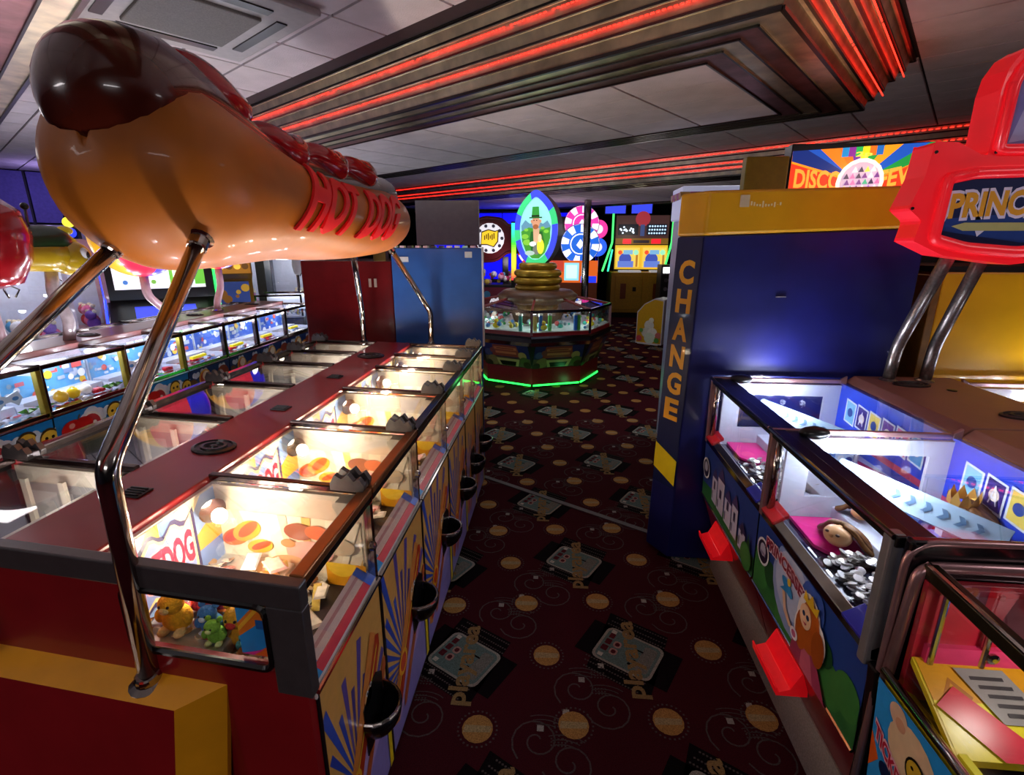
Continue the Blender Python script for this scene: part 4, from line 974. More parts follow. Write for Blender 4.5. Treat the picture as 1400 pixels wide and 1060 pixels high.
# contents
PZ2 = 'prizes inside the princess pushers'
def doll(lab, c, rz, s=.09, crown=False):
    xfm = Matrix.Translation(c) @ Matrix.Rotation(rz, 4, 'Z'); f = lambda p: xfm @ Vector((p[0] * s, p[1] * s, p[2] * s))
    t = thing('princess_mask', lab, 'toy mask', c, PZ2)
    MB(f).ell((0, 0, .42), (.42, .5, .40), 'd9a878', 16, 10).build('face', PAINT, t, smooth=True)
    MB(f).ell((-.40, .0, .52), (.05, .09, .08), 'c89060').build('nose', PAINT, t, smooth=True)
    for q in (-1, 1): MB(f).ell((-.34, q * .2, .6), (.06, .08, .05), '3a2418').build('eye', PAINT, t, smooth=True)
    h = MB(f)
    for i in range(16):
        a = -1.9 + i * .25; pts = [(.1 + .05 * math.cos(a), .1 * math.sin(a), .86), (.30 + .25 * math.cos(a), .5 * math.sin(a), .7), (.35 + .6 * math.cos(a * .8), .85 * math.sin(a), .25), (.3 + .9 * math.cos(a * .7), 1.1 * math.sin(a), .06)]
        h.tube(stub(pts, .3, 3), .1, 6, '6a4322' if i % 2 else '85592e')
    h.build('hair', mat('doll_hair', vc=True, rough=.5, noise=.3, nscale=90), t, smooth=True)
    if crown:
        cr = [(.3 * math.cos(2 * PI * i / 10), .3 * math.sin(2 * PI * i / 10)) for i in range(10)]
        m = MB(f)
        for i in range(10):
            (x0, y0), (x1, y1) = cr[i], cr[(i + 1) % 10]; m.add([(x0 - .02, y0, .84), (x1 - .02, y1, .84), (x1 * 1.1, y1 * 1.1, .98), ((x0 + x1) * .58, (y0 + y1) * .58, 1.22), (x0 * 1.1, y0 * 1.1, .98)], [(0, 1, 2, 3, 4)])
        m.build('crown', mat('gold_foil', 'd8a850', rough=.3, metal=.7, noise=.1), t)
doll('brown-haired princess mask lying on the pink ledge behind the front glass', (.90, 1.50, .73), .5, .085)
doll('crowned princess mask with brown hair at the back of the princess pusher', (1.265, 1.53, .775), -.5, .125, True)
doll('small princess mask in tan beside the LED divider of the princess pusher', (1.02, 1.60, .77), 1.2, .06)
def boxed(lab, c, w_, rz, col):
    f = lambda p: Vector(c) + Matrix.Rotation(rz, 3, 'Z') @ Vector(p)
    t = thing('gift_box', lab, 'gift box', c, PZ2)
    MB(f).box(-w_, w_, -w_ * .8, w_ * .8, 0, w_ * 1.5, col).build('carton', MATTE, t, bevel=.002)
    a = Art((-w_ * .9, -w_ * .8 - .001, w_ * .15), (1, 0, 0), (0, 0, 1), w_ * 1.8, w_ * 1.2, xf=f); a.rect(.1, .9, .1, .9, 'b8d0ee'); a.circ(.35, .55, .15, 'f4f4f8'); a.circ(.68, .5, .14, '2a4aa0'); a.build('carton_print', PRINT, t)
    MB(f).box(-w_, w_, -w_ * .1, w_ * .1, w_ * 1.5, w_ * 1.5 + .002, '5a80c0').build('carton_tape', MATTE, t)
boxed('sky blue gift box beside the sliding gate of the princess pusher', (1.17, 1.56, .765), .038, .3, '3f7fd0')
boxed('pale blue gift box nearest the LED divider in the castle pusher', (1.12, 2.20, .765), .05, .2, '6a90d0')
boxed('steel blue gift box in the middle of the castle pusher', (1.20, 2.08, .765), .048, -.2, '4a78c8')
boxed('light blue gift box nearest the blue card wall in the castle pusher', (1.27, 2.20, .765), .04, .5, '80a8dc')
pt = thing('pet_toy', 'blue and white toy boat lying on the princess pusher shelf', 'toy', (1.19, 1.48, .765), PZ2)
MB().prism(lambda u, v, d: Vector((1.16 + u, 1.46 + v, .765 + d)), [(0, 0), (.1, -.02), (.15, .02), (.1, .06), (0, .05), (-.03, .025)], 0, .03, '4a86d8').build('hull', PAINT, pt)
MB().prism(lambda u, v, d: Vector((1.16 + u, 1.46 + v, .795 + d)), [(.02, .01), (.09, .0), (.09, .045), (.02, .04)], 0, .02, 'e8ecf4').build('cabin', PAINT, pt)
at_ = thing('bill_acceptor', 'black and red bill slot unit on the princess pusher floor', 'device', (1.05, 1.12, .765), PZ2)
MB().box(.99, 1.13, 1.06, 1.18, .765, .79, 'black').build('base', BLACK, at_, bevel=.006)
MB().box(1.02, 1.10, 1.08, 1.15, .79, .81, '5a2a2a').build('mouth', PAINT, at_, bevel=.006)

# ---- PRINCESSES sign
ps = thing('princess_sign', 'red plastic PRINCESSES sign on two silver posts above the right-hand pushers', 'sign', (1.6, 2.1, 1.06))
SX = 1.585
lo = [(1.262, 1.995), (1.33, 1.985), (1.41, 1.945), (1.428, 1.945), (1.424, 2.14), (1.432, 2.20), (1.46, 2.25), (1.50, 2.275)]
hi = [(2 * SX - x, z) for x, z in lo[::-1]]
bt = [(2 * SX - 1.245, 1.66), (2 * SX - 1.26, 1.735), (2 * SX - 1.205, 1.765)]
outl = [(1.255, 1.99)] + lo[1:] + hi[:-1] + [(2 * SX - 1.255, 1.99), (2 * SX - 1.245, 1.88), (2 * SX - 1.212, 1.775), (2 * SX - 1.262, 1.735), (2 * SX - 1.25, 1.665),
        (2 * SX - 1.36, 1.615), (SX, 1.585), (1.36, 1.615), (1.25, 1.665), (1.262, 1.735), (1.212, 1.775), (1.245, 1.88)]
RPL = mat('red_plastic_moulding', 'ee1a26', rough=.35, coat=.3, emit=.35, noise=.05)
win = [(1.318, 1.87), (1.40, 1.888), (SX, 1.892), (2 * SX - 1.40, 1.888), (2 * SX - 1.318, 1.87), (2 * SX - 1.312, 1.672), (2 * SX - 1.42, 1.642), (SX, 1.628), (1.42, 1.642), (1.312, 1.672)]
F0 = lambda u, v, d: Vector((u, 1.985 + d, v))
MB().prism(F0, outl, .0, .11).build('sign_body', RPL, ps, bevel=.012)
# raised rim around the two windows
def rim(pts, nm, r=.02):
    q = stub([(x, 1.982, z) for x, z in pts + pts[:2]], .02)
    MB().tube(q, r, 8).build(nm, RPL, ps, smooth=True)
rim(win, 'window_rim'); 
win2 = [(1.455, 1.96), (1.455, 2.16), (1.48, 2.215), (1.51, 2.23), (2 * SX - 1.51, 2.23), (2 * SX - 1.48, 2.215), (2 * SX - 1.455, 2.16), (2 * SX - 1.455, 1.96)]
rim(win2, 'window_rim', .018)
wa = Art((0, 1.981, 0), (1, 0, 0), (0, 0, 1)); wa.poly(win[::-1], '101a4c'); wa.poly([(1.33, 1.70), (1.6, 1.66), (2 * SX - 1.33, 1.70), (2 * SX - 1.33, 1.74), (1.6, 1.76), (1.33, 1.74)], '1c3a80')
fnp = lambda u, v: (u, v + .012 * math.sin((u - 1.33) * 6))
wa.text('PRINCESSES', 1.335, 1.80, 1.728, 1.832, 'e8d8f0', bold=.1, fn=fnp); wa.text('PRINCESSES', 1.342, 1.793, 1.738, 1.822, 'e8a02a', bold=.04, fn=fnp)
wa.poly([(1.36, 1.715), (1.40, 1.700), (1.72, 1.700), (1.76, 1.715), (1.72, 1.727), (1.40, 1.727)], 'b8b070'); wa.poly([(1.44, 1.70), (1.45, 1.68), (1.47, 1.70)], 'd8d0e0')
wa.build('sign_face', mat('gloss_sign_print'), ps, label='navy sign face with gold PRINCESSES lettering')
w2 = Art((0, 1.981, 0), (1, 0, 0), (0, 0, 1)); w2.poly(win2[::-1], '8a80c8'); w2.poly([(1.48, 1.98), (1.53, 2.2), (1.60, 2.0)], 'c8c0f0'); w2.circ(1.6, 2.1, .06, 'e0a0c0', ry=.06); w2.build('sign_face', mat('gloss_sign_print'), ps)
for (x, z) in ((1.262, 1.955), (1.222, 1.775), (1.318, 1.862), (1.322, 1.682), (1.425, 1.652), (1.45, 1.952)):
    MB().lathe([(.006, 0), (.005, .004)], (x, 1.982, z), 8, ax=(0, -1, 0)).build('screw', BLACK, ps)
SPOST = mat('silver_post', '8c8480', rough=.28, metal=.8, noise=.3, nscale=90)
for pts in ([(1.50, 2.36, 1.06), (1.51, 2.36, 1.22), (1.46, 2.08, 1.66)], [(1.655, 2.36, 1.06), (1.665, 2.36, 1.22), (1.575, 2.08, 1.66)]):
    p = MB().tube(stub(pts, .05), .024, 14).build('post', SPOST, ps, smooth=True)
    MB().lathe([(.036, 0), (.036, .006), (.025, .012)], pts[0], 14).build('foot_flange', SPOST, p)

# ================================================================ TICKET MACHINE
tm = thing('ticket_machine', 'ticket coin pusher with yellow playfield and blue TICKET art before the black end board', 'coin pusher', (1.1, .68, 0))
MB().hexa([(.80, .36, .02), (1.75, .36, .02), (1.75, .985, .02), (.80, .985, .02), (.745, .36, .66), (1.75, .36, .66), (1.75, .985, .66), (.745, .985, .66)]).build('cabinet', CABM, tm)
ta = Art((.7965, .985, .05), (0, -1, 0), (-.0585, 0, .67), .62, .672); ta.clip = (0, 1, 0, 1)
ta.rect(0, 1, 0, 1, '2a9ae8'); ta.poly([(.0, .62), (.05, .70), (0, .78)], 'e8601c'); ta.circ(.20, .86, .12, 'e8c8a0'); ta.circ(.12, .955, .045, 'e8c0a0'); ta.circ(.135, .935, .025, 'd8a080')
ta.text('TICKET', .015, .20, .77, .85, 'f0b8c8', bold=.1, fn=lambda u, v: (u, v - (u - .015) * .5)); ta.text('TICKET', .02, .195, .78, .84, 'c0183e', bold=.03, fn=lambda u, v: (u, v - (u - .015) * .5))
ta.circ(.23, .84, .05, '141210', ry=.055); ta.circ(.23, .84, .042, 'd8b030', ry=.046)
for u, v in ((.215, .855), (.245, .855)): ta.circ(u, v, .007, 'black')
ta.circ(.10, .70, .035, '0e2050'); ta.circ(.7, .4, .12, 'f0d080'); ta.build('front_art', PRINT, tm)
MB().tube([(.742, 1.0 - .02, .742), (.742, .36, .735)], .010, 10).build('chrome_lip', CHROME, tm, smooth=True)
MB().hexa([(.748, .36, .66), (.80, .36, .66), (.80, .985, .66), (.748, .985, .66), (.745, .36, .735), (.80, .36, .70), (.80, .985, .70), (.745, .985, .735)], 'yellow').build('lip_board', mat('yellow_board', 'd8c01c', rough=.35, noise=.08), tm)
MB().box(.775, 1.7, .36, .985, .66, .69).build('play_bed', BLACK, tm)
yb = MB().hexa([(.77, .80, .70), (1.7, .80, .70), (1.7, .955, .79), (.77, .955, .79), (.77, .80, .715), (1.7, .80, .715), (1.7, .955, .805), (.77, .955, .805)]).build('playfield', mat('yellow_board'), tm)
ya = Art((.775, .80, .7155), (1, 0, 0), (0, .155, .09), .8, .179); ya.clip = (0, 1, 0, 1); ya.rect(0, 1, 0, 1, 'e8d81c'); ya.rect(0, 1, .55, 1, 'd89a1c')
for i in range(9): ya.poly([(.02 + i * .12, .55), (.06 + i * .12, .8), (.1 + i * .12, .6), (.09 + i * .12, .56), (.06 + i * .12, .74), (.03 + i * .12, .53)], 'b0701c')
ya.poly([(.06, .7), (.22, .0), (.10, .0), (0, .5)], 'd0203a'); ya.poly([(.08, .9), (.20, .9), (.26, .35), (.14, .35)], '8f8c88'); 
for i in range(5): ya.rect(.11 + .012 * i, .19 + .012 * i, .78 - i * .09, .82 - i * .09, '3a383a')
ya.circ(.38, .55, .075, 'f0e8f8', ry=.30); ya.circ(.46, .62, .075, 'f0e8f8', ry=.28); ya.circ(.38, .55, .065, '5a3ac0', ry=.26); ya.circ(.46, .62, .065, '5a3ac0', ry=.24); ya.circ(.45, .5, .03, 'c02a8a', ry=.12); ya.circ(.36, .64, .03, '3a70d0', ry=.1)
ya.build('playfield_print', PRINT, yb)
MB().box(.77, .785, .36, .80, .69, .73).build('side_rail', mat('lime_rail', 'd8d84a', rough=.3, noise=.05), tm)
MB().box(.80, 1.7, .62, .665, .69, .72).build('coin_bar', mat('lime_rail'), tm)
rb = MB().box(.77, 1.7, .958, .972, .69, .985).build('back_wall', mat('crimson_board', 'a81a2e', rough=.35, coat=.2, noise=.1), tm)
MB().box(.79, 1.7, .945, .958, .80, .84).build('pink_lip', mat('pink_frosted', 'd8386a', rough=.4), rb)
for x in (.80, .90): MB().tube([(x, .945, .80), (x, .945, .975)], .006, 8).build('upright_rod', CHROME, rb)
MB().lathe([(.012, 0), (.012, .005), (.005, .008)], (.915, .943, .825), 12, ax=(0, -1, 0)).build('bolt', CHROME, rb)
MB().ell((1.02, .93, .83), (.05, .02, .03), '3a5ac0').build('blue_bumper', PAINT, rb, smooth=True)
MB().tube(stub([(.752, .985, .70), (.765, .985, 1.005), (1.72, .985, 1.015)], .035), .012, 10).build('frame_tube', CPIP, tm, smooth=True)
MB().bar((.785, .985, 1.0), (.765, .36, 1.0), .028, .03).build('top_rail', mat('smoked_brass', '3a3420', rough=.25, metal=.7, noise=.2), tm, bevel=.004)
MB().tube([(.775, .98, 1.017), (.752, .36, 1.017)], .005, 6).build('rail_trim', CHROME, tm)
MB().box(.80, 1.7, .37, .975, 1.0, 1.006).build('top_glass', GLASS2, tm)
MB().box(.762, .768, .37, .96, .74, .98).build('front_glass', GLASS, tm)
MB().box(.82, 1.7, .80, .95, .955, .965).build('light_shelf', mat('rose_shelf', '8a4a52', rough=.35, noise=.1), tm)
speaker((.98, .90, .968), .05, .04, tm, BLACK, None)
MB().tube([(.98 + .058 * math.cos(a), .90 + .048 * math.sin(a), .972) for a in [2 * PI * q / 20 for q in range(21)]], .004, 6).build('speaker_ring', mat('neon_red', 'e82a3a', emit=.6, rough=.3), tm)
lamp('ticket_light', (.95, .78, .94), 1.4, (1, .93, .85), .03)
coins('coin_pile', 'silver coins on the black bed of the ticket machine', 120, lambda: (R.uniform(.9, 1.3), R.uniform(.66, .78), .695 + R.random() * .02), cols=('c9c8c8', 'a8a6a4', 'e0dfdd'))

# ================================================================ RED AND BLUE CABINETS AT THE END OF THE HOT DOG ISLAND
OXB = mat('oxblood_gloss', '6a0e12', rough=.25, coat=.5, noise=.25, nscale=6)
BLC = mat('mid_blue_gloss', '2b5aa8', rough=.28, coat=.4, noise=.18, nscale=6)
rc = thing('oxblood_cabinet', 'glossy oxblood cabinet back at the end of the hot dog island', 'cabinet', (-1.53, 3.95, 0))
MB().box(-1.875, -1.195, 3.62, 4.3, .04, 1.545).build('body', OXB, rc, bevel=.008); MB().box(-1.85, -1.2, 3.64, 4.28, 0, .04).build('plinth', BLACK, rc)
for x in (-1.37, -1.33): MB().box(x, x + .018, 3.614, 3.62, 1.36, 1.42, 'c8b8b0').build('tape_patch', MATTE, rc)
MB().box(-1.3, -1.21, 3.55, 3.62, 1.545, 1.66).build('top_box', mat('brass_brown', '5a4418', rough=.4, metal=.4, noise=.2), rc, bevel=.004)
bc = thing('blue_cabinet', 'mid blue cabinet back with tape patches beside the oxblood cabinet', 'cabinet', (-.86, 3.95, 0))
MB().hexa([(-1.175, 3.56, .03), (-.532, 3.56, .03), (-.67, 4.3, .03), (-1.175, 4.3, .03), (-1.175, 3.56, 1.635), (-.532, 3.56, 1.635), (-.67, 4.3, 1.635), (-1.175, 4.3, 1.635)]).build('body', BLC, bc, bevel=.008); MB().box(-1.16, -.70, 3.58, 4.28, 0, .03).build('plinth', BLACK, bc)
MB().box(-1.13, -1.05, 3.554, 3.56, 1.54, 1.575, 'c0c4cc').build('tape_patch', MATTE, bc); MB().box(-.65, -.60, 3.554, 3.56, 1.57, 1.61, 'c0c4cc').build('tape_patch', MATTE, bc)
MB().box(-.534, -.522, 3.556, 3.58, .95, 1.64).build('white_trim', mat('pale_trim', 'c8ccd8', rough=.3), bc)
m = MB()
for i in range(11): m.box(-1.16 + i * .055, -1.13 + i * .055, 3.552, 3.60, 1.636, 1.65, R.choice(['8ad0c0', 'c8c8d8', '303040', 'd0b0c0']))
m.build('top_lights', PAINT, bc)
bb = thing('back_board', 'pale grey blank sign board rising behind the blue cabinet', 'board', (-.83, 4.1, 1.64))
MB().box(-1.12, -.625, 4.05, 4.09, 1.655, 1.985).build('board', mat('pale_grey_board', '9c959c', rough=.6, noise=.08), bb, bevel=.004)
for x in (-1.05, -.72): MB().box(x, x + .03, 4.06, 4.08, 1.635, 1.66).build('stand', BLACK, bb)

# ================================================================ APPLE AND BEE PUSHER ROW
LY = [1.94, 2.487, 3.058, 3.587, 4.098, 4.58, 5.116, 5.65]
LORD = ['nearest the frame edge', 'second from the near end', 'third from the near end', 'beside the last apple unit', 'fifth from the near end', 'sixth from the near end', 'at the far end of its row']
YPOST = mat('brass_yellow_post', 'a08a30', rough=.3, metal=.6, noise=.15)
ROSE = mat('rose_brown_laminate', '7a4a48', rough=.35, coat=.2, noise=.12)
def ap_unit(k, s):
    y0, y1 = LY[k] + .005, LY[k + 1] - .005; xf = (lambda p: Vector(p)) if s > 0 else (lambda p: Vector((-6.70 - p[0], p[1], p[2])))
    apple = k < 3
    lab = ('blue coin pusher with apple and bee art, ' if apple else 'navy coin pusher with round white lamp, ') + LORD[k]
    if s < 0: lab = 'coin pusher behind the apple row ridge, ' + LORD[k]
    t = thing('coin_pusher', lab, 'coin pusher', xf((-3.0, (y0 + y1) / 2, 0)), 'apple row coin pushers'); M = lambda: MB(xf)
    xo, xi, TZ = -2.87, -3.19, 1.0
    M().hexa([(xi, y0, .02), (-2.95, y0, .02), (-2.95, y1, .02), (xi, y1, .02), (xi, y0, .70), (xo - .01, y0, .70), (xo - .01, y1, .70), (xi, y1, .70)]).build('cabinet', mat('navy_cabinet', '121a3c', rough=.4, noise=.15), t)
    M().box(xi, xo - .03, y0, y1, .70, .715).build('play_bed', PW, t); M().box(xi, -3.06, y0 + .02, y1 - .02, .715, .77).build('pusher_shelf', PW, t)
    M().box(xo - .06, xo, y0, y1, .70, .735).build('sill', CHROME, t, bevel=.004)
    bw = M().box(xi, xi + .015, y0, y1, .70, .99).build('back_wall', PW, t)
    b = Art((xi + .016, y0 + .01, .74), (0, 1, 0), (0, 0, 1), y1 - y0 - .02, .2, xf=xf); b.clip = (0, 1, 0, 1); b.rect(0, 1, 0, 1, '5aa0d8' if apple else '3a60c0')
    for i in range(34):
        u, v, r = R.random(), R.random(), .015 + .045 * R.random()
        (b.circ(u, v, r, R.choice(['e0b83a', 'dde2ee', 'c84a3a', '6a9ac8', 'e8eaf2', 'b8c4dc', '8aa0b8', 'f2f2f6'])) if i % 2 else b.rect(u, u + r * 2.4, v, v + r * 3, R.choice(['c8d0e4', 'e6e8f0', 'a8b4d0', 'd05a5a', 'e4e0c8', '7890c0'])))
    b.build('back_print', PRINT, bw)
    M().box(xi, xo - .03, y1 - .012, y1, .70, .76).box(xi, xo - .03, y1 - .012, y1, .95, .99).build('divider', PW, t)
    M().box(xi, xo - .03, y1 - .009, y1 - .005, .76, .95).build('divider_pane', GLASS, t)
    pm = YPOST if apple else BRONZE
    M().box(xo - .035, xo, y1 - .022, y1 + .005, .70, TZ).build('corner_post', pm, t, bevel=.003); M().box(xo - .03, xo - .002, y0 - .004, y0 + .012, .70, TZ).build('corner_post', CHROME, t, bevel=.003)
    M().box(xo - .03, xo + .002, y0 - .004, y1 + .004, TZ - .02, TZ + .006).build('outer_rail', BRONZE, t, bevel=.004)
    M().bar((xi, y1, TZ + .004), (xo, y1, TZ + .004), .02, .02).build('cross_bar', BRONZE, t)
    M().box(xi, xo - .03, y0, y1 - .012, TZ - .012, TZ - .006).build('top_glass', GLASS2, t); M().box(xo - .016, xo - .01, y0 + .012, y1 - .022, .735, TZ - .02).build('front_glass', GLASS, t)
    for i in range(3): M().lathe([(.016, 0), (.018, .008), (.013, .012)], (-3.12 + i * .06, y1 - .014, .972), 10, ax=(0, -.6, -.8)).build('led_spot', LEDM, t)
    if s > 0:
        pn = M().hexa([(-2.925, y0, .40), (-2.90, y0, .40), (-2.90, y1, .40), (-2.925, y1, .40), (xo - .02, y0, .70), (xo - .001, y0, .70), (xo - .001, y1, .70), (xo - .02, y1, .70)]).build('front_panel', CABM, t)
        a = Art((-2.884, y0, .535), (0, 1, 0), (.0155, 0, .165), y1 - y0, .165, step=.0006, xf=xf); a.clip = (0, 1, 0, 1)
        if apple:
            a.rect(0, 1, 0, 1, '1c7ec8'); a.circ(.0, .1, .3, '3a8a3a', ry=.15)
            for u, v, r in ((.42, .62, .1), (.36, .45, .1), (.50, .48, .1)): a.circ(u, v, r, 'd8dce8')
            a.circ(.40, .30, .14, 'e8e0dc'); a.circ(.40, .28, .12, 'b03038'); a.circ(.38, .33, .04, 'e8d8d0'); a.circ(.44, .3, .03, 'e8d8d0')
            a.circ(.18, .35, .13, 'c81e1a', ry=.34); a.circ(.30, .35, .12, 'c81e1a', ry=.34); a.circ(.24, .30, .15, 'c81e1a', ry=.34); a.circ(.17, .48, .035, 'f0a090', ry=.1); a.poly([(.24, .62), (.25, .62), (.28, .82), (.26, .82)], '5a3a1c')
            for u, v in ((.70, .40), (.92, .28)):
                a.circ(u - .09, v + .22, .055, 'd8e4f0'); a.circ(u + .09, v + .22, .055, 'd8e4f0'); a.circ(u, v - .18, .085, 'd0a020'); a.rect(u - .08, u + .08, v - .22, v - .15, '3a2410'); a.circ(u, v + .12, .105, '4a3414'); a.circ(u, v + .07, .095, 'e8c040')
                for q in (-1, 1): a.circ(u + q * .035, v + .12, .018, '1c1008', ry=.06)
                a.poly([(u - .04, v - .0), (u, v - .05), (u + .04, v), (u, v - .02)], 'a02a1c')
            a.circ(.55, .1, .08, '5a7a2a'); a.circ(.85, .06, .1, 'c83020'); a.circ(.62, .05, .06, 'e0b030')
        else:
            a.rect(0, 1, 0, 1, '1a3470')
            for u, v in ((.12, .7), (.3, .8), (.75, .75)):
                for q in range(3): a.circ(u + q * .04, v - .05 * (q % 2), .045, 'c8d4e8')
            a.circ(.35, .45, .14, 'd8a83a'); a.circ(.35, .45, .11, 'b8402a'); a.circ(.37, .55, .08, 'e8d8c0'); a.circ(.8, .3, .16, '8a3a24'); a.circ(.6, .1, .14, 'b87a2a'); a.circ(.05, .2, .12, '6a4a2a')
        a.build('front_art', PRINT, pn)
        M().tube([(xo + .004, y0, .703), (xo + .004, y1, .703)], .008, 8).build('chrome_edge', CHROME, t)
        if not apple:
            M().lathe([(.075, 0), (.075, .02), (.055, .03), (.05, .02)], (-2.88, y0 + .33, .53), 18, ax=(1, 0, -.1)).build('lamp_ring', CHROME, t)
            M().lathe([(.05, 0), (.05, .024), (.03, .03)], (-2.88, y0 + .33, .53), 16, ax=(1, 0, -.1)).build('lamp_lens', mat('lamp_lens', 'fff2d8', emit=6), t)
            M().box(xo - .05, xo - .02, y0 + .1, y0 + .26, .775, .795).build('yellow_tag', mat('yellow_tag', 'e8d81c', emit=.5), t)
    lamp('apple_led_light', xf((-3.03, (y0 + y1) / 2, .96)), 2.8, (.86, .92, 1), .03); uplight(xf((-3.06, y1 - .05, .98)), 2.6, (.9, .9, 1), .04)
for k in range(7): ap_unit(k, 1)
for k in range(7): ap_unit(k, -1)
ag = thing('ridge_panel', 'rose brown ridge panel along the middle of the apple row', 'panel', (-3.35, 3.8, 0))
MB().box(-3.505, -3.195, 1.93, 5.65, .02, .99).build('ridge_core', CABM, ag); MB().box(-3.515, -3.185, 1.92, 5.66, .99, 1.03).build('ridge_top', ROSE, ag, bevel=.006)
for y in (2.3, 3.3, 4.4, 5.3): speaker((-3.35, y, 1.03), .08, .05, ag, BLACK, None)
for k in range(7):
    coins('coin_pile', 'coins and small prizes spread over the apple row pusher ' + LORD[k], 110, lambda: (R.uniform(-3.15, -2.93), R.uniform(LY[k] + .03, LY[k + 1] - .04), .72 + R.random() * .02 + (.052 if R.random() < .4 else 0) * 0), r=.016, cols=('c8ccd4', 'e8ecf4', 'a8acb8', 'd03a3a', '4a80c8', '8a90a0'))
PZ3 = 'prizes lying in the apple row pushers'
def ball(nm, lab, c, r, col, hl=None):
    t = thing(nm, lab, 'toy', c, PZ3); c = Vector(c)
    MB().ell(c + Vector((0, 0, r)), r, col).build('body', PAINT, t, smooth=True)
    MB().lathe([(r * .35, 0), (r * .35, .004), (r * .2, .006)], c + Vector((0, 0, 2 * r - .003)), 10, col=hl or col).build('cap', PAINT, t)
ball('toy_ball', 'yellow toy ball in the second apple pusher, nearer the frame edge', (-2.975, 2.66, .735), .038, 'e0b020', 'c89a1c')
ball('toy_ball', 'bright yellow toy ball in the second apple pusher, next to the white ball', (-2.985, 2.75, .735), .036, 'f0d020', 'd8b81c')
ball('toy_ball', 'white toy ball in the second apple pusher', (-2.99, 2.84, .735), .034, 'e8e8ec', 'c8c8d0')
def maskt(lab, c, col):
    t = thing('toy_mask', lab, 'toy mask', c, PZ3); c = Vector(c)
    MB().prism(lambda u, v, d: c + Vector((d, u, .01 + v)), [(-.08, .04), (-.06, .085), (0, .065), (.06, .085), (.08, .04), (.05, 0), (.015, .03), (-.015, .03), (-.05, 0)], 0, .008, col).build('face', PAINT, t)
    for q in (-1, 1): MB().prism(lambda u, v, d: c + Vector((.008 + d, u + q * .04, .055 + v)), [(.018 * math.cos(a), .012 * math.sin(a)) for a in [2 * PI * i / 10 for i in range(10)]], 0, .002, '4a80c0').build('eye_hole', PAINT, t)
for i, (y, col) in enumerate(((2.28, 'd8e4f4'), (2.40, 'c8d8f0'), (3.28, 'e8e0e8'), (3.45, 'b8d0f0'))):
    maskt(('pale eye mask in the first apple pusher near its far post', 'pale eye mask in the first apple pusher, closer to the ball pusher', 'pale eye mask in the third apple pusher', 'light blue eye mask in the third apple pusher by its post')[i], (-3.02, y, .772), col)
for i, (y, c1) in enumerate(((2.42, '3a7a2a'), (2.52, '4a8a34'), (2.95, '3f7f2c'), (3.0, '2f6a24'))):
    c = Vector((-2.93, y, .735)); t = thing('leaf_garland', ('green leaf clump', 'pale green leaf clump', 'mid green leaf clump', 'dark green leaf clump')[i] + ' behind the apple row front glass, ' + ('first pusher', 'second pusher near its post', 'second pusher far post', 'second pusher corner')[i], 'decoration', c, PZ3)
    for q in range(6):
        a = q * 1.05; MB().add([c + Vector((0, 0, .005)), c + Vector((.02 * math.cos(a - .5), .03 * math.sin(a - .5), .02)), c + Vector((.035 * math.cos(a), .05 * math.sin(a), .03)), c + Vector((.02 * math.cos(a + .5), .03 * math.sin(a + .5), .02)), c + Vector((.01 * math.cos(a), .01 * math.sin(a), .04))],
               [(0, 1, 4), (1, 2, 4), (2, 3, 4), (3, 0, 4), (0, 3, 2, 1)], c1).build('leaf', PAINT, t)
for i, (k, y) in enumerate(((0, 2.2), (1, 2.9), (2, 3.35), (2, 3.5), (3, 3.8), (4, 4.3), (5, 4.9))):
    c = Vector((-2.97, y, .735)); t = thing('heart_toy', 'red heart toy in the apple row pusher ' + LORD[k] + (', nearer its post' if i == 3 else ''), 'toy', c, PZ3)
    MB().prism(lambda u, v, d: c + Vector((v, u, .0 + d)), [(.045 * math.sin(a) ** 3, .035 * (13 * math.cos(a) - 5 * math.cos(2 * a) - 2 * math.cos(3 * a)) / 15) for a in [2 * PI * q / 16 for q in range(16)]], 0, .02, 'c82030').build('body', PAINT, t)
    MB().prism(lambda u, v, d: c + Vector((v * .6, u * .6, .02 + d)), [(.045 * math.sin(a) ** 3, .035 * (13 * math.cos(a) - 5 * math.cos(2 * a) - 2 * math.cos(3 * a)) / 15) for a in [2 * PI * q / 16 for q in range(16)]], 0, .004, 'e86a6a').build('inlay', PAINT, t)

# ---- apple with a caterpillar sign, balls signs
asg = thing('apple_sign', 'giant glossy red apple sign with green and yellow caterpillar poking out', 'sign', (-3.35, 2.95, 1.03))
pr = [(.02, -.22), (.12, -.27), (.22, -.24), (.29, -.10), (.31, .04), (.28, .18), (.19, .26), (.08, .25), (.02, .19)]
pp = []
for i in range(len(pr) - 1):
    for q in range(3): t_ = q / 3; pp.append((pr[i][0] * (1 - t_) + pr[i + 1][0] * t_, pr[i][1] * (1 - t_) + pr[i + 1][1] * t_))
pp.append(pr[-1])
MB().lathe(pp, (-3.42, 2.72, 1.67), 26).build('apple', mat('apple_gloss', 'a00f18', rough=.2, coat=.7, noise=.25, nscale=5), asg, smooth=True)
MB().tube([(-3.42, 2.72, 1.86), (-3.42, 2.73, 1.98), (-3.40, 2.75, 2.04)], [.02, .018, .026], 8).build('stalk', mat('stalk_brown', '4a2c14', rough=.6, noise=.2), asg, smooth=True)
def cats(p): return Vector((p[0], p[1] - .13, p[2]))
WY, WG = 'b8960f', '1c3416'
wm = MB(cats).tube(stub([(-3.40, 2.9, 1.60), (-3.34, 3.1, 1.60), (-3.30, 3.3, 1.585)], .1), [.12] * 0 or .105, 16, WY).build('caterpillar_body', PAINT, asg, smooth=True)
gm = MB(cats)
